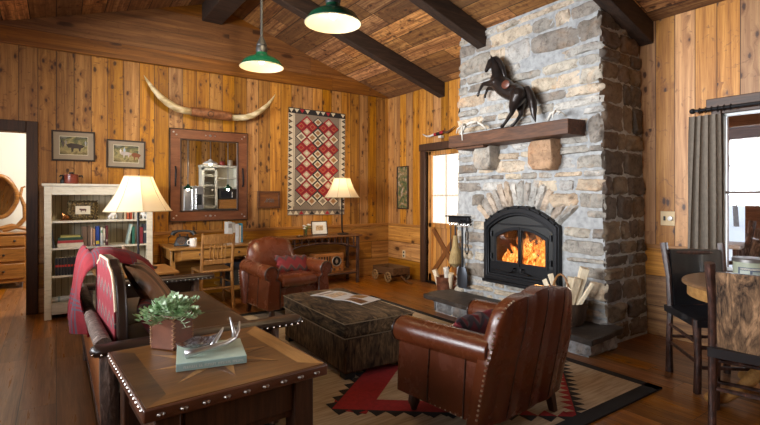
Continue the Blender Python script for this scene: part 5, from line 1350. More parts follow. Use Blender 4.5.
vs = [(a, 0, b) for a, b in A]+[((a*.78), -.022, hh+(b-hh)*.78) for a, b in A]+[(a, -.008, b) for a, b in B_]+[(a, 0.008, b) for a, b in A]
fs = [(i*m+k, i*m+(k+1)%m, (i+1)*m+(k+1)%m, (i+1)*m+k) for i in range(2) for k in range(m)]+[(k, (k+1)%m, 3*m+(k+1)%m, 3*m+k) for k in range(m)]+[tuple(3*m+k for k in range(m))]
mb.add(vs, fs); mb.build('frame', m_gilt, t)
mb = MB(); mb.b(-.5*hw, .5*hw, -.007, -.004, hh*.58, hh*1.42); pc_ = mb.build('picture', plain('cream_print', (.62,.55,.42), .6), t)
def silhouette(poly, sx, sz, ox, oz, y, mat, parent, name):
    mb = MB(); mb.prism(poly, lambda u, v, s: (ox+u*sx, y-.0012*s, oz+v*sz)); return mb.build(name, mat, parent, smooth=0)
COW = [(-.5,.18),(-.42,.34),(-.3,.30),(-.1,.27),(.2,.28),(.42,.24),(.5,.0),(.44,-.02),(.40,-.42),(.33,-.42),(.30,-.10),(.0,-.14),(-.18,-.12),(-.20,-.42),(-.27,-.42),(-.30,-.05),(-.44,.02)]
silhouette(COW, .07, .055, 0, hh, -.0075, plain('print_brown', (.10,.04,.025), .6), pc_, 'printed_cow')
# shelf 3: black set
z = SHZ[2]+.001
for k in range(8):
    p0 = 55.2+k*3.05; x0, x1 = bx_at(p0), bx_at(p0+2.7)
    book('black volume with a red band, one of the matching set on the lower shelf', ((x0+x1)/2, Yb, z), x1-x0, .185, .14, (.014,.014,.018), band=[(.48,.60,(.45,.03,.02))], group='matching black volumes on the lower shelf')
tb = thing('paper_roll', 'pale rolled paper lying on the bottom shelf', 'paper roll', (bx_at(60), 6.09, SHZ[3]+.030)); mb = MB(); mb.tube([(-.10,0,0),(.10,.01,0)], .028, 16); mb.build('roll', bm_((.62,.64,.60)), tb); mb = MB(); mb.tube([(-.02,.002,0),(.0,.003,0)], .0295, 16); mb.build('tie', bm_((.3,.4,.38)), tb)
# items on top
t = thing('leather_jar', 'red-brown leather covered jar with dark handles on top of the bookcase', 'jar', (at_y(71.5,180,6.12).x, 6.14, BZ+.001)); m_rb = leather('redbrown_jar', (.22,.045,.025), .25)
mb = MB(); mb.lathe([(0,0),(.062,0),(.066,.01),(.066,.085),(.070,.09),(.070,.10),(.06,.106),(0,.108)], n=24); mb.build('jar_body', m_rb, t)
mb = MB(); mb.lathe([(0,.106),(.02,.108),(.022,.125),(0,.13)], n=14); mb.build('lid_knob', m_black, t)
for s in (-1,1): mb = MB(); mb.tube([(s*.064,0,.085),(s*.10,0,.09),(s*.105,0,.07)], .008, 8); mb.build('handle', m_black, t)
t = thing('dark_bottle', 'small dark bottle left of the leather jar on top of the bookcase', 'bottle', (at_y(63.2,180,6.14).x, 6.16, BZ+.001)); mb = MB(); mb.lathe([(0,0),(.026,0),(.027,.04),(.012,.06),(.010,.085),(0,.086)], n=16); mb.build('glass_body', m_blackm, t); mb = MB(); mb.lathe([(0,.085),(.012,.085),(.012,.098),(0,.1)], n=12); mb.build('stopper', m_trimdark, t)

# =============== WALL PIECES ON THE BACK WALL ===============
def wall_frame(name, label, cat, x0, x1, z0, z1, fw, mat, dep=.025, tilt=0, y=YW-.002):
    t = thing(name, label, cat, ((x0+x1)/2, y, (z0+z1)/2)); t.rotation_euler = (0, rad(tilt), 0); hw, hh = (x1-x0)/2, (z1-z0)/2
    mb = MB()
    for (a, b, c, d) in ((-hw, hw, hh-fw, hh), (-hw, hw, -hh, -hh+fw), (-hw, -hw+fw, -hh+fw, hh-fw), (hw-fw, hw, -hh+fw, hh-fw)): mb.b(a, b, -dep, 0, c, d)
    mb.build('frame', mat, t, bev=.003); return t, hw, hh
m_frdk = plain('dark_frame', (.030,.016,.012), .4); m_mat_ = plain('taupe_mat_board', (.33,.27,.20), .8, var=.04)
def rodeo_mat(name, stops, sc=9):
    n = NT(name, .4); xyz = n.sep(n.coord()); k = n.noise(n.scale(n.coord(), (1,1,1.6)), sc, 5, .65, .6); g = n.m('ADD', n.m('MULTIPLY', k, .75), n.m('MULTIPLY', xyz[2], 1.1))
    n.col(n.ramp(g, stops)); return n.mat
ground = [(.18,(.10,.075,.02)),(.34,(.36,.29,.13)),(.42,(.15,.15,.06)),(.50,(.06,.06,.035)),(.6,(.30,.30,.26))]
def rodeo_picture(label, x0, x1, z0, z1, tilt, seed, figs):
    t, hw, hh = wall_frame('framed_picture', label, 'picture', x0, x1, z0, z1, .018, m_frdk, tilt=tilt)
    mb = MB(); mb.b(-hw+.015, hw-.015, -.012, -.002, -hh+.015, hh-.015); mb.build('mat_board', m_mat_, t)
    mb = MB(); mb.b(-hw*.66, hw*.66, -.0125, -.010, -hh*.60, hh*.64); mb.build('mat_bevel', m_linen, t)
    mb = MB(); mb.b(-hw*.64, hw*.64, -.0145, -.012, -hh*.57, hh*.61); p = mb.build('photograph', rodeo_mat('rodeo_photo_%d' % seed, ground, 9+seed), t, smooth=0)
    for (poly, sx, sz, ox, oz, c) in figs: silhouette(poly, sx, sz, ox, oz, -.0146, bm_(c), p, 'printed_figure')
    return t
BULL = [(-.5,.05),(-.55,.2),(-.42,.22),(-.28,.30),(0,.26),(.3,.20),(.5,.10),(.40,-.05),(.30,-.10),(.24,-.35),(.18,-.35),(.15,-.12),(-.12,-.12),(-.18,-.40),(-.24,-.40),(-.28,-.08),(-.42,-.08)]
MAN = [(-.1,-.5),(-.2,0),(-.3,.2),(-.1,.28),(-.08,.45),(.08,.45),(.1,.28),(.3,.15),(.2,0),(.12,-.5),(.02,-.1)]
rodeo_picture('framed rodeo photograph of a dark bull, the left one above the bookcase', -.045, .375, 1.700, 2.045, -.5, 0, [(BULL,.17,.14,.02,-.01,(.045,.03,.025)),(MAN,.05,.11,-.10,.015,(.09,.07,.06)),(MAN,.04,.09,-.075,.03,(.28,.24,.2)),(MAN,.035,.08,.115,.03,(.35,.36,.38)),(MAN,.03,.07,-.115,.04,(.03,.03,.04))])
rodeo_picture('framed rodeo photograph of riders and a chestnut horse, the right one above the bookcase', .487, .905, 1.635, 1.975, .8, 1, [(BULL,.12,.11,.0,.0,(.48,.42,.40)),(MAN,.05,.10,-.02,.035,(.38,.50,.60)),(BULL,.10,.13,.11,-.015,(.20,.06,.02)),(MAN,.04,.07,-.06,.03,(.7,.66,.6)),(MAN,.04,.05,.04,-.0,(.6,.25,.1))])
# mirror
m_mirwood = wood('redbrown_mirror_leather', (.13,.038,.014), (.24,.085,.034), 'X', .42, streak=5, bump=.3)
t, hw, hh = wall_frame('wall_mirror', 'large wall mirror in a brown frame with silver studs reflecting the kitchen', 'mirror', 1.19, 2.172, .98, 2.155, .115, m_mirwood, .035)
mb = MB()
for s, (a, b, c, d) in enumerate(((-hw-.012, hw+.012, hh, hh+.012), (-hw-.012, hw+.012, -hh-.012, -hh), (-hw-.012, -hw, -hh, hh), (hw, hw+.012, -hh, hh))): mb.b(a, b, -.042, 0, c, d)
for (a, b, c, d) in ((-hw+.115, hw-.115, hh-.132, hh-.115), (-hw+.115, hw-.115, -hh+.115, -hh+.132), (-hw+.115, -hw+.132, -hh+.115, hh-.115), (hw-.132, hw-.115, -hh+.115, hh-.115)): mb.b(a, b, -.042, 0, c, d)
mb.build('dark_edging', m_trimdark, t, bev=.003)
mm = NT('mirror_silver', .0, 1.0); mm.bsdf.inputs['Base Color'].default_value = (.86,.87,.87,1)
mb = MB(); mb.b(-hw+.13, hw-.13, -.018, -.012, -hh+.13, hh-.13); mb.build('mirror_glass', mm.mat, t, smooth=0)
for sz in (-1, 1):
    mb = MB()
    for (x, q) in ((-.06,.010),(0,.018),(.06,.010),(-hw+.035,.012),(-hw+.07,.010),(hw-.035,.012),(hw-.07,.010)):
        zz = sz*(hh-.058)+(sz*.02*(1 if abs(abs(x)-hw+.035) < .01 else -.6) if abs(x) > .2 else 0); mb.ball((x, -.036, zz), q, 10, sc=(1,.5,.8))
    mb.build('silver_studs', m_silver, t)
for s in (-1, 1): mb = MB(); mb.tube([(s*(hw-.058), -.036, -.14), (s*(hw-.056), -.055, -.10), (s*(hw-.06), -.055, .07), (s*(hw-.058), -.036, .11)], .011, 8); mb.build('iron_bar', m_black, t)
# carved plaque
p0, p1 = at_y(257,191,YW), at_y(279,208,YW)
t, hw, hh = wall_frame('carved_plaque', 'small carved wooden plaque between the mirror and the wall weaving', 'plaque', p0.x, p1.x, p1.z+.0, p0.z, .028, wood('plaque_wood', (.05,.018,.008), (.16,.06,.022), 'X', .35), .05)
mb = MB(); mb.b(-hw+.02, hw-.02, -.03, -.005, -hh+.02, hh-.02); mb.build('panel', wood('plaque_panel', (.10,.03,.010), (.22,.08,.02), 'X', .4), t)
mb = MB(); r = random.Random(1)
for k in range(15): a = r.uniform(0, PI); q = r.uniform(.02,.08); mb.ball((q*math.cos(a), -.032, -.03+q*math.sin(a)*.7), .012, 7, sc=(1,.5,.8))
for k in range(5): mb.tube([(-.07+.035*k, -.032, -.045), (-.05+.03*k, -.036, -.02+.03*(k%2)), (-.03+.02*k, -.032, .0)], .006, 6)
mb.build('carving', plain('carved_relief', (.13,.085,.07), .35), t)
# longhorns
t = thing('longhorn_mount', 'long pair of cream steer horns with a tooled leather centre above the mirror', 'horns')
YH = YW-.10
m_horn = (lambda n: (n.col(n.ramp(n.noise(n.scale(n.coord(), (4,9,9)), 2, 4), [(.35,(.38,.27,.12)),(.55,(.62,.50,.29)),(.72,(.78,.69,.50))])), n.mat)[-1])(NT('horn_cream', .35))
def yh(l, dy=0): return [at_y(a, b, YH-d) for a, b, d in l]
mb = MB(); mb.tube(yh([(193,112,0),(184,110.5,.0),(176,108,.02),(168,103,.04),(160,96.5,.05),(153,88.5,.03),(147.5,81,.0),(144,75.5,-.02)]), [.040,.043,.045,.043,.037,.026,.014,.003], 14); mb.build('horn', m_horn, t, smooth=180)
mb = MB(); mb.tube(yh([(229,117,0),(237,117.8,.0),(245,117.6,.02),(253,115.5,.04),(261,110.5,.05),(268,104.5,.02),(273,98,-.02),(275.5,94,-.04)]), [.040,.042,.042,.040,.034,.025,.012,.003], 14); mb.build('horn', m_horn, t, smooth=180)
m_tool = (lambda n: (n.col(n.ramp(n.noise(n.coord(), 16, 5, .65), [(.35,(.13,.045,.015)),(.65,(.33,.13,.05))])), n.bump(n.voro(n.coord(), 36)['Distance'], .6, .01), n.mat)[-1])(NT('tooled_leather', .5))
mb = MB(); mb.tube(yh([(191,111.5,0),(201,112.6,.0),(211,114,.0),(221,115.4,0),(231,117,0)]), [.058,.063,.068,.063,.056], 16); mb.build('leather_wrap', m_tool, t, smooth=60)
c = at_y(211, 114.2, YH-.066); mb = MB(); mb.tube([(c.x+.036*math.cos(a), c.y, c.z+.036*math.sin(a)) for a in [2*PI*q/20 for q in range(21)]], .005, 6, cap=False); mb.build('tooled_ring', m_trimdark, t)
mb = MB(); c = at_y(211, 114, YH+.045); mb.b(c.x-.2, c.x+.2, YH+.03, YW-.001, c.z-.04, c.z+.04); mb.build('mounting_board', m_trimdark, t)
# ---- wall weaving ----
wx0, wx1, wz0, wz1 = 2.785, 3.745, 1.012, 2.60
WV = {'grey': (.20,.155,.115), 'cream': (.56,.48,.35), 'black': (.018,.015,.014), 'red': (.29,.012,.018), 'tan': (.30,.15,.065), 'sand': (.42,.33,.22), 'gold': (.30,.15,.05)}
wn = list(WV); wm = [plain('wool_'+k, v, .95, var=.14, sc=60) for k, v in WV.items()]
t = thing('wall_weaving', 'large handwoven wall rug of red, black and cream diamonds', 'wall rug', ((wx0+wx1)/2, YW-.012, wz0)); W_, H_ = wx1-wx0, wz1-wz0; hw = W_/2
mb = MB(); lay = [0]
def wp(poly, c, l): mb.prism([(u, v) for u, v in poly], lambda u, v, s, l=l: (u, -.0011*l*s-.001*0-(.0 if s else -.004), v), wn.index(c))
def wr(a, b, c_, d, c, l): wp([(a,c_),(b,c_),(b,d),(a,d)], c, l)
def dia(x, z, a, b, c, l, cl=None):
    pts = [(x-a,z),(x,z-b),(x+a,z),(x,z+b)]
    if cl: pts = [(max(cl[0],min(cl[1],u)), max(cl[2],min(cl[3],v))) for u, v in pts]
    wp(pts, c, l)
wr(-hw, hw, 0, H_, 'grey', 1)
bz_, bs = .080, .082
wr(-hw, hw, H_-bz_, H_, 'black', 2); wr(-hw, hw, bz_-.012, bz_, 'black', 2)
wr(-hw, -hw+bs, bz_, H_-bz_, 'cream', 2); wr(hw-bs, hw, bz_, H_-bz_, 'cream', 2)
n = 11
for k in range(n):
    x = -hw+W_*(k+.5)/n; s = W_/n/2*.9
    for (za, up) in ((.012, 1), (H_-.012, -1)):
        wp([(x-s, za),(x+s, za),(x, za+up*(bz_-.025))], ['cream','cream','red','cream','black'][k%5], 3)
n = 17; hz_ = (H_-2*bz_)/n
for k in range(n):
    z0 = bz_+hz_*k
    for s in (-1, 1):
        xa, xb = s*(hw-.006), s*(hw-bs+.014)
        wp([(xa, z0+.01),(xa, z0+hz_-.01),(xb, z0+hz_/2)], 'black', 3); wp([(xa, z0+.03),(xa, z0+hz_-.03),(xb+(xa-xb)*.35, z0+hz_/2)], 'tan' if k%2 else 'grey', 4)
fx0, fx1 = -hw+bs+.03, hw-bs-.03; sx_ = (fx1-fx0)/4; zb, zt = bz_+.05, H_-bz_-.10; nr = 8; sz_ = (zt-zb)/nr
wr(fx0-.022, fx0-.010, zb, H_-bz_, 'cream', 2); wr(fx1+.010, fx1+.022, zb, H_-bz_, 'cream', 2)
for j in range(nr):
    for i in range(4):
        x, z_ = fx0+sx_*(i+.5), zb+sz_*(j+.5); red = j % 2 == 1
        dia(x, z_, sx_*.52, sz_*.52, 'black' if not red else 'black', 3)
        if red: dia(x, z_, sx_*.44, sz_*.44, 'red', 4); dia(x, z_, sx_*.27, sz_*.27, 'gold', 5); dia(x, z_, sx_*.20, sz_*.20, 'red', 6)
        else: dia(x, z_, sx_*.44, sz_*.44, 'cream', 4); dia(x, z_, sx_*.26, sz_*.26, 'tan' if i%2 else 'grey', 5)
    for i in range(1, 4):
        x, z_ = fx0+sx_*i, zb+sz_*(j+1)
        if j == nr-1: z_ = zt
        if i % 2: dia(x, z_, sx_*.50, sz_*.50, 'red', 3.5); dia(x, z_, sx_*.34, sz_*.34, 'sand', 4.5); dia(x, z_, sx_*.17, sz_*.17, 'cream', 5.5)
        else: dia(x, z_, sx_*.46, sz_*.46, 'black', 3.5); dia(x, z_, sx_*.36, sz_*.36, 'cream', 4.5); dia(x, z_, sx_*.22, sz_*.22, 'tan', 5.5)
mb.build('weaving', wm, t, smooth=0)
mb = MB(); mb.b(-hw+.02, hw-.02, .002, .011, H_-.03, H_-.005); mb.build('hanging_batten', m_trimdark, t)
t.rotation_euler = (0, rad(.6), 0)

# =============== DESK, CHAIR, PHONE ===============
t = thing('writing_desk', 'small oak writing desk under the mirror', 'desk', (1.62, 6.07, 0)); m_desk = wood('honey_oak', (.20,.085,.018), (.42,.21,.055), 'X', .4, coat=.15)
hx, hy, Hd = .55, .33, .70
mb = MB(); mb.b(-hx-.015, hx+.015, -hy-.015, hy, Hd-.025, Hd); mb.build('desktop', m_desk, t, bev=.005)
mb = MB(); mb.b(-hx+.02, hx-.02, -hy+.02, -hy+.04, Hd-.15, Hd-.025); mb.b(-hx+.02, hx-.02, hy-.04, hy-.02, Hd-.15, Hd-.025); mb.b(-hx+.02, -hx+.04, -hy, hy-.02, Hd-.15, Hd-.025); mb.b(hx-.04, hx-.02, -hy, hy-.02, Hd-.15, Hd-.025); mb.build('apron', m_desk, t)
for k in (-1, 1):
    mb = MB(); mb.b(k*.03, k*.43, -hy+.008, -hy+.022, Hd-.138, Hd-.035); d = mb.build('drawer', m_desk, t, bev=.004)
    mb = MB(); mb.ball((k*.23, -hy-.004, Hd-.087), .014, 10); mb.build('knob', m_trimdark, d)
for sx in (-1, 1):
    for sy in (-1, 1): mb = MB(); mb.b(sx*hx, sx*(hx-.05), sy*hy, sy*(hy-.05), 0, Hd-.025); mb.build('leg', m_desk, t, bev=.004)
mb = MB(); mb.b(.10, hx-.05, -hy+.06, hy-.04, .14, .165); mb.build('lower_shelf', m_desk, t)
# telephone
p = at_z(185, 247, Hd); t = thing('rotary_telephone', 'black rotary telephone on the oak writing desk', 'telephone', (1.262, 6.02, Hd+.001), rad(-25)); t.scale = (1.15, 1.15, 1.15)
mb = MB(); mb.prism([(-.085,0),(.085,0),(.085,.02),(.05,.075),(.03,.095),(-.045,.095),(-.085,.03)], lambda u, v, s: ((-.075+.15*s)*(1-.28*v/.095), u, v)); bd = mb.build('body', m_blackm, t, bev=.008)
mb = MB(); mb.lathe([(0,.008),(.042,.008),(.045,0),(.0,-.0)], n=24); d = mb.build('dial', m_chrome, t); d.location = (0, .0-.066, .055); d.rotation_euler = (rad(58), 0, 0)
for s in (-1, 1): mb = MB(); mb.tube([(s*.035, .02, .09), (s*.04, .02, .118)], .008, 8); mb.build('cradle', m_blackm, t)
mb = MB(); mb.tube([(-.11,.02,.112),(-.10,.02,.135),(-.06,.02,.15),(0,.02,.155),(.06,.02,.15),(.10,.02,.135),(.11,.02,.112)], [.026,.024,.013,.012,.013,.024,.026], 12); mb.build('handset', m_blackm, t)
mb = MB(); mb.tube([(-.12,.03,.115),(-.16,.06,.08),(-.17,.08,.02),(-.13,.10,.008),(-.06,.09,.01)], .004, 6); mb.build('cord', m_blackm, t)
t = thing('coffee_mug', 'white mug beside the black telephone', 'mug', (1.345, 5.87, Hd+.001))
mb = MB(); mb.lathe([(0,0),(.038,0),(.042,.006),(.042,.094),(.038,.094),(.036,.008),(0,.008)], n=24); mb.build('cup', m_porc, t)
mb = MB(); mb.tube([(-.040,-.0,.075),(-.062,-.0,.07),(-.068,-.0,.048),(-.060,-.0,.025),(-.040,-.0,.02)], .006, 8); mb.build('handle', m_porc, t)
for (px, w_, h_, c, lb, bd) in ((230.6,.050,.21,(.66,.65,.60),'tall cream book leftmost of the three standing on the desk',[(.72,.92,(.35,.3,.25))]),(234.3,.035,.20,(.58,.55,.47),'second cream book standing on the desk',None),(237.6,.045,.185,(.72,.74,.74),'white book third in the group standing on the desk',None),(240.8,.022,.17,(.70,.55,.38),'thin tan book in the group on the desk',None),(242.6,.016,.19,(.02,.22,.36),'thin blue book at the right end of the group on the desk',None)):
    xx = at_y(px, 240, 5.98).x; h2 = h_*1.28; book(lb, (xx, 6.08, Hd+.001), w_, h2, .16, c, band=bd, group='books standing on the desk')
t = thing('leather_case', 'dark square case on the lower shelf of the writing desk', 'case', (1.88, 6.05, .166)); mb = MB(); mb.b(-.14, .14, -.12, .12, 0, .30); mb.build('body', bm_((.03,.035,.045)), t, bev=.012); mb = MB(); mb.b(-.145, .145, -.125, .125, .20, .215); mb.build('seam_band', m_blackm, t)
# spindle-back chair
m_ch = wood('golden_chair_oak', (.16,.065,.016), (.40,.20,.065), 'Z', .4)
t = thing('spindle_back_chair', 'golden oak spindle-back chair pulled up to the writing desk', 'chair', (1.52, 5.68, 0), rad(180))
for s in (-1, 1):
    mb = MB(); mb.tube([(s*.18,.20,0),(s*.175,.185,.25),(s*.17,.18,.44),(s*.172,.21,.66),(s*.175,.255,.875)], [.016,.018,.019,.018,.014], 10); mb.build('rear_leg', m_ch, t)
    mb = MB(); mb.tube([(s*.185,-.19,0),(s*.18,-.185,.22),(s*.18,-.18,.425)], [.014,.019,.018], 10); mb.build('front_leg', m_ch, t)
    for z in (.16,.28): mb = MB(); mb.tube([(s*.18,-.185,z),(s*.177,.19,z+.01)], .010, 8); mb.build('side_stretcher', m_ch, t)
for z in (.18, .30): mb = MB(); mb.tube([(-.18,-.185,z),(.18,-.185,z)], .011, 8); mb.build('front_stretcher', m_ch, t)
mb = MB(); mb.tube([(-.178,.19,.24),(.178,.19,.24)], .010, 8); mb.build('rear_stretcher', m_ch, t)
mb = MB(); mb.prism([(-.20,-.21),(.20,-.21),(.185,.20),(-.185,.20)], lambda u, v, s: (u, v, .425+.028*s)); mb.build('seat', m_ch, t, bev=.010)
mb = MB(); mb.grid(lambda u, v: (-.17+.34*u, .228+.028*v-.02*math.sin(u*PI)*-1, .76+.10*v+.012*math.sin(u*PI)*v), 14, 4, thick=lambda u, v: (-.17+.34*u, .248+.028*v+.02*math.sin(u*PI), .76+.10*v+.012*math.sin(u*PI)*v)); mb.build('crest_rail', m_ch, t)
mb = MB(); mb.b(-.17, .17, .185, .205, .52, .575); mb.build('lower_rail', m_ch, t, bev=.004)
for k in range(5): x = -.085+.0425*k; mb = MB(); mb.tube([(x,.197,.57),(x,.212,.64),(x,.235,.71),(x,.252,.78)], [.006,.010,.010,.006], 8); mb.build('spindle', m_ch, t)

# =============== LOG CONSOLE ===============
t = thing('log_console_table', 'dark hickory log console table under the wall weaving', 'console table', (3.14, 6.16, 0)); hx, hy, Hc = .66, .19, .725
m_ctop = wood('console_top', (.07,.025,.010), (.22,.09,.03), 'X', .35, coat=.2)
mb = MB(); mb.b(-hx, hx, -hy-.01, hy+.03, Hc-.028, Hc-.001); mb.build('tabletop', m_ctop, t, bev=.008)
for sx in (-1, 1):
    for sy in (-1, 1): mb = MB(); mb.tube([(sx*(hx-.06), sy*(hy-.04), 0), (sx*(hx-.065), sy*(hy-.04), .35), (sx*(hx-.06), sy*(hy-.04), Hc-.028)], [.028,.025,.026], 10, jitter=.15, seed=3); mb.build('leg', m_hick, t)
for sy in (-1, 1):
    y = sy*(hy-.04)
    mb = MB(); mb.tube([(-hx+.07, y, .575-.05), (-hx*.5, y, .60), (0, y, .625), (hx*.5, y, .60), (hx-.07, y, .525)], .014, 8, jitter=.15); mb.build('arched_rail', m_hick, t)
    for k in range(11): x = -hx+.13+(2*hx-.26)*k/10; mb = MB(); mb.tube([(x, y, .62-.09*abs(x/hx)**2), (x, y, Hc-.028)], .011, 7); mb.build('spindle', m_hick, t)
mb = MB(); mb.b(-hx+.06, hx-.06, -hy+.04, hy-.03, .165, .185); mb.build('lower_shelf', m_ctop, t, bev=.003)
mb = MB(); mb.tube([(-hx+.06, -hy+.03, .155), (hx-.06, -hy+.03, .155)], .015, 8, jitter=.15); mb.build('shelf_rail', m_hick, t)
# radio
t = thing('vintage_radio', 'vintage wooden radio with a round dial on the shelf of the log console', 'radio', (3.27, 6.12, .187), rad(-2)); t.scale = (1.18, 1.0, 1.18); m_rad = wood('radio_veneer', (.16,.055,.016), (.36,.15,.045), 'X', .3, coat=.3)
mb = MB(); mb.b(-.20, .20, -.10, .12, 0, .235); mb.build('cabinet', m_rad, t, bev=.014, seg=3)
mb = MB(); mb.lathe([(0,.006),(.052,.006),(.055,0)], n=24); d = mb.build('dial', m_black, t); d.location = (.095,-.101,.135); d.rotation_euler = (rad(90),0,0)
mb = MB(); mb.tube([(.060*math.cos(a), .060*math.sin(a), .004) for a in [2*PI*q/24 for q in range(25)]], .006, 6, cap=False); mb.build('bezel', m_silver, d)
mb = MB(); mb.b(-.004,.004,-.035,.035,.006,.008); mb.b(-.018,.018,-.018,.018,.006,.0075); mb.build('dial_mark', m_silver, d)
for x in (.06, .14): mb = MB(); mb.lathe([(0,.02),(.013,.02),(.016,0)], n=14); k_ = mb.build('knob', m_trimdark, t); k_.location = (x,-.101,.035); k_.rotation_euler = (rad(90),0,0)
mb = MB()
for k in range(5): mb.b(-.15+.036*k, -.132+.036*k, -.103, -.099, .06, .20)
mb.build('speaker_grille', m_black, t)
# framed photo and flowers on the console
pa, pb = at_y(312.5, 220, 6.2), at_y(328, 220, 6.2)
t = thing('photo_frame', 'small framed photograph with a white mat leaning on the log console', 'picture frame', ((pa.x+pb.x)/2, 6.22, Hc)); t.rotation_euler = (rad(-9), 0, rad(-4)); hw, H2 = (pb.x-pa.x)/2, .205
mb = MB()
for (a, b, c, d) in ((-hw, hw, H2-.012, H2), (-hw, hw, 0, .012), (-hw, -hw+.012, .012, H2-.012), (hw-.012, hw, .012, H2-.012)): mb.b(a, b, -.014, .004, c, d)
mb.build('frame', m_frdk, t, bev=.002)
mb = MB(); mb.b(-hw+.01, hw-.01, -.006, 0, .01, H2-.01); mb.build('mat_board', plain('white_mat', (.72,.71,.68), .7), t)
mb = MB(); mb.b(-hw*.45, hw*.45, -.009, -.006, .065, H2-.065); mb.build('photograph', m_photo[1], t)
fxp = at_y(305.8, 230, 6.07); t = thing('flower_vase', 'small clear vase of white flowers on the log console', 'vase', (fxp.x, 6.07, Hc)); 
mb = MB(); mb.lathe([(0,0),(.022,0),(.024,.01),(.020,.07),(.024,.10),(.021,.10),(.017,.07),(.020,.012),(0,.01)], n=18); mb.build('glass', glassmat('vase_glass', (.85,.9,.9)), t)
mb = MB(); r = random.Random(5)
fl = MB()
for k in range(16):
    a = r.uniform(0, 2*PI); q = r.uniform(.01,.075); z = .13+r.uniform(0,.05)-q*.3; e = Vector((q*math.cos(a), q*math.sin(a)*.7, z)); mb.tube([(0,0,.015), (e.x*.3,e.y*.3,.09), e], .002, 4)
    if k < 6: 
        for j in range(6): b = 2*PI*j/6; fl.ball((e.x+.012*math.cos(b), e.y+.012*math.sin(b), e.z+.004), .010, 6, sc=(1.2,1.2,.6))
        fl.ball((e.x, e.y, e.z+.008), .010, 6)
    else: mb.ball(tuple(e), .016, 6, sc=(1.3,.7,.35))
mb.build('leaves', plain('olive_leaves', (.14,.19,.05), .6), t); fl.build('blossoms', m_porc, t)
t = thing('trinket_tray', 'little dark tray left of the flower vase on the log console', 'tray', (at_y(300,235,6.05).x-.01, 6.03, Hc)); mb = MB(); mb.b(-.045,.045,-.03,.03,0,.012); mb.build('tray_base', m_black, t, bev=.003); mb = MB(); mb.ball((-.012,0,.02), .012, 8); mb.build('trinket', m_silver, t)

# =============== RIGHT WALL BITS, WAGON ===============
t = thing('toy_wagon', 'antique wooden toy wagon on the floor in the corner', 'toy wagon', (4.28, 5.90, 0), rad(-88)); t.scale = (1.3, 1.3, 1.3); m_wag = wood('old_wagon_wood', (.045,.020,.008), (.17,.08,.03), 'X', .6)
def wb(x0,x1,y0,y1,z0,z1,nm,m=m_wag): q = MB(); q.b(x0,x1,y0,y1,z0,z1); return q.build(nm, m, t, bev=.002)
wb(-.19,.19,-.115,.115,.085,.10,'bed'); wb(-.19,.19,-.125,-.112,.085,.165,'side_board'); wb(-.19,.19,.112,.125,.085,.165,'side_board'); wb(-.20,-.187,-.125,.125,.085,.165,'end_board'); wb(.187,.20,-.125,.125,.085,.165,'end_board')
for sx in (-.13,.12):
    mb = MB(); mb.tube([(sx,-.15,.062),(sx,.15,.062)], .008, 6); mb.b(sx-.015,sx+.015,-.1,.1,.062,.086); mb.build('axle', m_trimdark, t)
    for s in (-1,1):
        mb = MB(); mb.tube([(sx+.052*math.cos(a), s*.14, .062+.052*math.sin(a)) for a in [2*PI*q/20 for q in range(21)]], .009, 6, cap=False)
        for q in range(6): a = q*PI/3; mb.tube([(sx, s*.14, .062), (sx+.05*math.cos(a), s*.14, .062+.05*math.sin(a))], .004, 5)
        mb.ball((sx, s*.14, .062), .014, 8); mb.build('wheel', plain('pale_wheel_wood', (.30,.19,.09), .6), t)
mb = MB(); mb.tube([(.19,0,.07),(.29,-.01,.025),(.40,-.01,.012)], .009, 7); mb.build('tongue', m_wag, t)
# hanging picture on right wall (fixed strip frame)
t = thing('narrow_picture', 'narrow tall framed picture left of the plank door', 'picture', (XW-.002, 6.015, 1.435)); hw, hh = .145, .345
mb = MB()
for (a, b, c, d) in ((-hw, hw, hh-.016, hh), (-hw, hw, -hh, -hh+.016), (-hw, -hw+.016, -hh+.016, hh-.016), (hw-.016, hw, -hh+.016, hh-.016)): mb.b(-.025, 0, a, b, c, d)
mb.build('frame', m_frdk, t, bev=.002)
n = NT('woodland_print', .4); n.col(n.ramp(n.noise(n.coord(), 16, 5, .65), [(.35,(.03,.045,.02)),(.48,(.12,.13,.05)),(.56,(.30,.16,.07)),(.66,(.40,.38,.30))])); mb = MB(); mb.b(-.012, -.004, -hw+.014, hw-.014, -hh+.014, hh-.014); mb.build('picture', n.mat, t, smooth=0)
m_ivory = plain('ivory_plastic', (.62,.50,.33), .4, var=.03); m_brass = plain('brushed_brass', (.50,.36,.20), .5, .3, var=.06)
pa, pb = at_x(661, 211, XW), at_x(675, 226, XW); yc, zc = (pa.y+pb.y)/2, (pa.z+pb.z)/2
t = thing('light_switch', 'brass double light switch plate between the chimney and the curtain', 'light switch', (XW, yc, zc)); mb = MB(); mb.b(-.006, 0, -.062, .062, -.066, .066); mb.build('plate', m_brass, t, bev=.003)
mb = MB(); mb.b(-.014, -.006, .018, .034, -.02, .02); mb.build('toggle', m_blackm, t, bev=.002); mb = MB(); mb.lathe([(0,.02),(.02,.018),(.022,0)], n=18); k_ = mb.build('dimmer_knob', m_porc, t); k_.location = (-.006, -.026, 0); k_.rotation_euler = (0, rad(-90), 0)
p = at_x(404, 254, XW); t = thing('wall_outlet', 'ivory electrical outlet low on the wall above the toy wagon', 'outlet', (XW, p.y, p.z)); mb = MB(); mb.b(-.006, 0, -.035, .035, -.058, .058); mb.build('plate', m_ivory, t, bev=.003)
for s in (-1,1): mb = MB(); mb.b(-.0085, -.005, -.017, .017, s*.028-.014, s*.028+.014); k_ = mb.build('socket', m_blackm, t, bev=.002)

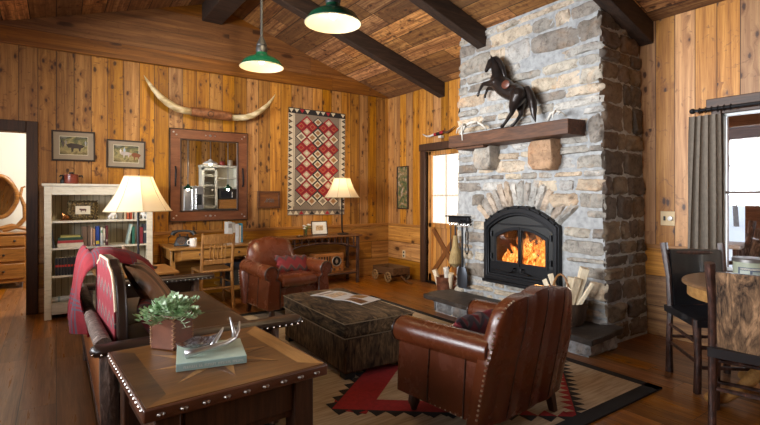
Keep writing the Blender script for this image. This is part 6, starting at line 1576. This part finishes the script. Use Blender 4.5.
# =============== DINING CORNER ===============
m_dtop = wood('dining_oak_top', (.10,.045,.018), (.30,.16,.07), 'Y', .3, coat=.3); m_dedge = wood('dining_oak_edge', (.22,.10,.03), (.46,.25,.08), 'X', .4)
t = thing('round_dining_table', 'round oak pedestal dining table by the window', 'dining table', (3.68, .94, 0)); R = .55
mb = MB(); mb.lathe([(0,.725),(R-.02,.725),(R,.730),(R,.742),(R-.008,.75),(0,.75)], n=72); mb.build('tabletop', m_dtop, t, smooth=30)
mb = MB(); mb.lathe([(R-.05,.725),(R-.03,.725),(R-.03,.655),(R-.05,.655),(R-.05,.725)], n=72); mb.build('apron', m_dedge, t, smooth=30)
mb = MB(); mb.lathe([(0,.08),(.10,.10),(.12,.16),(.085,.22),(.075,.40),(.10,.52),(.08,.60),(.14,.66),(.16,.72),(0,.725)], n=24); mb.build('pedestal', m_dedge, t, smooth=40)
for k in range(4):
    a = rad(47+90*k); d = Vector((math.cos(a), math.sin(a), 0)); mb = MB(); mb.tube([d*.06+Vector((0,0,.24)), d*.17+Vector((0,0,.21)), d*.27+Vector((0,0,.10)), d*.36+Vector((0,0,.045)), d*.42+Vector((0,0,.042))], [.045,.042,.034,.034,.040], 10); lg = mb.build('pedestal_leg', m_dedge, t, smooth=60)
    mb = MB(); mb.ball(tuple(d*.43+Vector((0,0,.04))), .042, 12, sc=(1,1,.85)); mb.build('claw_foot', m_dedge, lg)
def log_chair(label, loc, rz, first=None):
    t = thing('hickory_dining_chair', label, 'dining chair', (loc[0], loc[1], 0), rz, 'log dining chairs at the round table')
    for s in (-1, 1):
        mb = MB(); mb.tube([(s*.20,.20,0),(s*.20,.205,.25),(s*.195,.20,.46),(s*.195,.225,.70),(s*.205,.275,.945)], [.024,.020,.023,.020,.025], 9, jitter=.34, seed=3+s); mb.build('rear_post', m_hick, t)
        mb = MB(); mb.tube([(s*.225,-.20,0),(s*.22,-.205,.22),(s*.225,-.20,.485)], [.022,.020,.026], 9, jitter=.34, seed=6+s); mb.build('front_post', m_hick, t)
        for z in (.20,.33): mb = MB(); mb.tube([(s*.222,-.20,z),(s*.20,.20,z+.02)], .012, 7, jitter=.2); mb.build('side_rung', m_hick, t)
        mb = MB(); mb.tube([(s*.215,-.20,.435),(s*.197,.20,.445)], .016, 7, jitter=.2); mb.build('seat_rail', m_hick, t)
    for z in (.17,.30): mb = MB(); mb.tube([(-.222,-.20,z),(.222,-.20,z)], .012, 7, jitter=.2); mb.build('front_rung', m_hick, t)
    mb = MB(); mb.tube([(-.20,.20,.26),(.20,.20,.26)], .012, 7, jitter=.2); mb.build('rear_rung', m_hick, t)
    for z, y in ((.875,.255),(.50,.205)): mb = MB(); mb.tube([(-.195,y,z),(.195,y,z)], .014, 7, jitter=.2); mb.build('back_rail', m_hick, t)
    mb = MB()
    def st(side):
        def g(u, v):
            e = (1-abs(2*u-1)**6)*(1-abs(2*v-1)**6); return ((-.235+.47*u)*(1-.08*v), -.225+.47*v, .462+side*(.024+.014*max(0,e)**.6))
        return g
    mb.grid(st(1), 14, 14, thick=st(-1)); mb.build('seat_pad', m_leather_bk, t, smooth=70)
    def bk(off, bow=1):
        def g(u, v): return (-.176+.352*u, .196+.072*v+off+.022*math.sin(u*PI)*bow, .475+.425*v)
        return g
    mb = MB(); mb.grid(bk(-.030), 12, 8, thick=bk(-.010)); mb.build('leather_back', m_leather_bk, t, smooth=60)
    mb = MB(); mb.grid(bk(.006), 12, 8, thick=bk(.020)); mb.build('cowhide_back', m_hide2, t, smooth=60)
    return t
c1 = log_chair('log dining chair with a black leather back, beside the grey curtain', (3.775, 1.365), rad(-40))
c2 = dup(c1, (3.17, .925, 0), rad(104), 'log dining chair seen from behind, with a brindle cowhide back, nearest the right edge')
p = at_z(751, 281, .751)
t = thing('lidded_tin', 'pale green tin with a printed blue label on the dining table', 'tin', (p.x, p.y, .751), rad(10)); m_tin = plain('sage_tin', (.33,.36,.27), .4)
mb = MB(); mb.lathe([(0,0),(.092,0),(.094,.004),(.094,.118),(.098,.12),(.098,.128),(.0,.130)], n=40); mb.build('tin_body', m_tin, t, smooth=40)
mb = MB(); mb.lathe([(0,.152),(.095,.150),(.101,.144),(.101,.126),(.098,.126)], n=40); ld = mb.build('lid', plain('worn_pewter_lid', (.20,.19,.18), .35, .7), t, smooth=40)
dirc = math.atan2(-p.y, -p.x)-rad(10)
def arcpatch(a0, a1, z0, z1, R, th_, m, name, par): mb = MB(); mb.grid(lambda u, v: (R*math.cos(a0+(a1-a0)*u), R*math.sin(a0+(a1-a0)*u), z0+(z1-z0)*v), 12, 2, thick=lambda u, v: ((R+th_)*math.cos(a0+(a1-a0)*u), (R+th_)*math.sin(a0+(a1-a0)*u), z0+(z1-z0)*v)); return mb.build(name, m, par)
lb_ = arcpatch(dirc-.75, dirc+.75, .02, .095, .094, .001, plain('blue_label', (.07,.09,.13), .5), 'label', t)
arcpatch(dirc-.62, dirc-.05, .03, .075, .0953, .0006, plain('label_print', (.38,.42,.36), .5), 'printed_emblem', lb_); arcpatch(dirc+.08, dirc+.6, .03, .07, .0953, .0006, plain('label_print_b', (.26,.30,.27), .5), 'printed_emblem', lb_)
for k in range(3): arcpatch(dirc-.6, dirc+.6, .080+.004*k, .0815+.004*k, .0953, .0006, m_linen, 'printed_line', lb_)

# =============== BEDROOM DRESSER BEYOND THE DOORWAY ===============
m_drs = wood('golden_dresser_oak', (.14,.05,.010), (.38,.165,.036), 'X', .35, coat=.3)
DYf = 8.35; xr = at_y(27.5, 250, DYf).x
t = thing('dresser', 'golden oak dresser with an oval tilting mirror in the room beyond the doorway', 'dresser', (xr-.5, DYf+.25, 0)); hx = .5
mb = MB(); mb.b(-hx, hx, -.25, .25, .08, .76); mb.build('carcass', m_drs, t, bev=.006)
mb = MB(); mb.b(-hx-.02, hx+.02, -.27, .26, .76, .785); mb.build('top_board', m_drs, t, bev=.006)
for k, (z0, z1) in enumerate(((.60,.74),(.38,.57),(.14,.35))):
    xs = ((-hx+.03, -.01), (.01, hx-.03)) if k == 0 else ((-hx+.03, hx-.03),)
    for (a, b) in xs:
        mb = MB(); mb.b(a, b, -.268, -.25, z0, z1); d = mb.build('drawer', m_drs, t, bev=.006)
        for q in (.25, .75): mb = MB(); mb.ball((a+(b-a)*q, -.275, (z0+z1)/2), .016, 8); mb.build('knob', m_black, d)
for sx in (-1,1):
    for sy in (-1,1): mb = MB(); mb.b(sx*(hx-.05), sx*hx, sy*.2, sy*.25, 0, .08); mb.build('foot', m_drs, t)
pm = at_y(0, 200, DYf+.25); ox = pm.x-(xr-.5)-.02
mb = MB(); A = []
hz0 = 1.29
mb.tube([(ox+.205*math.cos(a)*(1+.05*math.cos(4*a)), .0, hz0+.30*math.sin(a)) for a in [2*PI*q/40 for q in range(41)]], .032, 8, cap=False); fr = mb.build('mirror_frame', m_drs, t, smooth=80)
mb = MB(); mb.prism([(.20*math.cos(2*PI*q/36), .295*math.sin(2*PI*q/36)) for q in range(36)], lambda u, v, s: (ox+u, -.004+.008*s, hz0+v)); mb.build('mirror_glass', mm.mat, fr)
fr.rotation_euler = (rad(9), 0, 0); fr.location = (0, hz0*math.sin(rad(9)), hz0*(1-math.cos(rad(9))))
for s in (-1, 1):
    mb = MB(); mb.tube([(ox+s*.05,.0,.80),(ox+s*.22,.0,.86),(ox+s*.31,.0,.98),(ox+s*.30,.0,1.15),(ox+s*.25,.0,1.30),(ox+s*.27,.0,1.42),(ox+s*.31,.0,1.44)], [.03,.035,.034,.028,.022,.018,.012], 9); mb.build('harp_arm', m_drs, t, smooth=80)
mb = MB(); mb.tube([(ox-.35,0,.81),(ox-.15,0,.87),(ox,0,.83),(ox+.15,0,.87),(ox+.35,0,.81)], [.025,.035,.03,.035,.025], 8); mb.build('carved_crest', m_drs, t, smooth=80)

# =============== KITCHEN BEHIND THE CAMERA (seen in the mirror) ===============
m_kit = plain('cream_kitchen_paint', (.62,.60,.50), .5, var=.05); m_steel = plain('brushed_steel', (.42,.41,.40), .35, .9, var=.05)
def mirr(px, py, Yk):   # a pixel of the mirror as a point on the plane y = Yk behind the camera
    d = ray(px, py); tt = (2*(YW-.02)-Yk)/d.y; p = Vector((0,0,CAM_H))+d*tt; p.y = Yk; return p
Yk = YF+.40
a_, b_ = mirr(202, 170, Yk), mirr(235, 170, Yk); ztop = mirr(212, 166, Yk).z; xk0, xk1 = a_.x, min(b_.x+.1, XW-.02)
t = thing('kitchen_hutch', 'cream glass-fronted kitchen hutch reflected in the mirror', 'cabinet', ((xk0+xk1)/2, YF+.22, 0)); w = xk1-xk0; hw = w/2
mb = MB(); mb.b(-hw, hw, -.20, .15, .0, .90); mb.build('base_cabinet', m_kit, t, bev=.005)
mb = MB(); mb.b(-hw, -hw+.04, -.20, .12, .90, ztop-.03); mb.b(hw-.04, hw, -.20, .12, .90, ztop-.03); mb.b(-hw, hw, -.20, -.18, .9, ztop-.03); mb.b(-hw+.42, -hw+.46, -.18, .12, .9, ztop-.03)
for z in (ztop-.36, ztop-.62): mb.b(-hw+.46, hw, -.18, .12, z, z+.03)
for z in (1.25,1.55,1.85): mb.b(-hw, -hw+.44, -.18, .10, z, z+.02)
mb.build('upper_shelves', m_kit, t)
mb = MB(); mb.b(-hw-.02, hw, -.2, .18, ztop-.03, ztop+.03); mb.build('cornice', m_kit, t, bev=.008)
mb = MB()
for (a, b, c, d) in ((-hw, -hw+.07, .95, ztop-.05), (-hw+.37, -hw+.44, .95, ztop-.05), (-hw, -hw+.44, .95, 1.02), (-hw, -hw+.44, ztop-.12, ztop-.05)): mb.b(a, b, .12, .145, c, d)
for z in (1.3,1.6,1.9): mb.b(-hw+.07, -hw+.37, .125, .14, z, z+.02)
dr = mb.build('glazed_door', m_kit, t)
mb = MB(); mb.b(-hw+.07, -hw+.37, .128, .132, 1.02, ztop-.12); mb.build('pane', m_glass, dr)
t = thing('microwave_oven', 'black microwave standing on the kitchen counter seen in the mirror', 'microwave', ((xk0+.47+xk1)/2, YF+.27, 1.20)); hm = (xk1-xk0-.52)/2
mb = MB(); mb.b(-hm, hm, -.18, .12, 0, ztop-.66-1.2); mb.build('housing', m_blackm, t, bev=.01)
mb = MB(); mb.b(-hm+.05, hm-.2, .12, .125, .05, ztop-.72-1.2); mb.build('door_window', plain('dark_glass', (.02,.02,.025), .1), t)
mb = MB(); mb.tube([(hm-.16,.14,.05),(hm-.16,.14,ztop-.75-1.2)], .012, 8); mb.build('handle', m_steel, t)
t = thing('microwave_stand', 'wooden shelf carrying the microwave in the reflected kitchen', 'shelf', ((xk0+.47+xk1)/2, YF+.27, .905)); mb = MB(); mb.b(-hm, hm, -.18, .12, 0, .29); mb.build('shelf_box', m_oakt, t)
for k, (dx, c, nm, lb) in enumerate(((.62,(.35,.04,.03),'enamel_pot','red enamel pot on top of the reflected hutch'),(.85,(.6,.58,.5),'stock_pot','pale stock pot on top of the reflected hutch'),(1.05,(.05,.05,.06),'kettle','dark kettle on top of the reflected hutch'))):
    if xk0+dx > XW-.15: continue
    o = thing(nm, lb, 'pot', (xk0+dx, YF+.24, ztop+.031)); mb = MB(); mb.lathe([(0,0),(.08,0),(.085,.10+.05*k),(.07,.12+.05*k),(0,.13+.05*k)], n=18); mb.build('pot_body', bm_(c), o); mb = MB(); mb.ball((0,0,.14+.05*k), .015, 8); mb.build('knob', m_black, o)
a_, b_ = mirr(181, 186, Yk), mirr(202, 186, Yk)
t = thing('refrigerator', 'brushed steel refrigerator reflected at the left of the mirror', 'refrigerator', ((a_.x+b_.x)/2, YF+.36, 0)); hw = (b_.x-a_.x)/2-.02; zt = mirr(190, 186, Yk).z
mb = MB(); mb.b(-hw, hw, -.33, .28, .02, zt); mb.build('cabinet', m_steel, t, bev=.01)
for s in (-1, 1):
    mb = MB(); mb.b(s*.01, s*hw, .28, .31, .05, zt-.02); d = mb.build('door', m_steel, t, bev=.01); mb = MB(); mb.tube([(s*.05,.34,.7),(s*.05,.35,1.0),(s*.05,.34,1.5)], .014, 8); mb.build('handle', m_chrome, d)
mb = MB(); mb.b(hw*.3, hw*.8, .311, .316, 1.05, 1.35); mb.build('dispenser', m_blackm, t)
t = thing('kitchen_range', 'black range with a counter reflected along the bottom of the mirror', 'range', (3.80, -.42, 0)); mb = MB(); mb.b(-.70, .70, -.24, .24, 0, .90); mb.build('body', m_blackm, t, bev=.01); mb = MB(); mb.b(-.73, .73, -.27, .27, .90, .94); mb.build('counter', m_black, t, bev=.005)
def small_pendant(label, px, py, Yp, kind):
    p = mirr(px, py, Yp); o = thing('kitchen_pendant', label, 'pendant lamp', p); m = m_porc if kind else m_green; k = 1.3 if kind else .75; zc = slope(p.x)-p.z-.001
    mb = MB(); mb.lathe([(.16*k,0),(.13*k,.05),(.05*k,.09),(.03*k,.13),(0,.13)], n=24); mb.build('shade', m, o, recalc=False); mb = MB(); mb.tube([(0,0,.12),(0,0,zc)], .014, 6); mb.build('stem', m_steel, o); mb = MB(); mb.ball((0,0,.03), .03, 8); mb.build('bulb', m_bulb, o); point('kitchen_bulb', (p.x, p.y, p.z-.01), 9 if kind else 5, (1.0,.85,.65), .03)
small_pendant('small green pendant hanging left in the mirror reflection', 188, 189, -.5, 0); small_pendant('small green pendant hanging right in the mirror reflection', 228, 189, -.4, 0); small_pendant('white enamel pendant seen in the middle of the mirror reflection', 210.5, 164, -.75, 1)
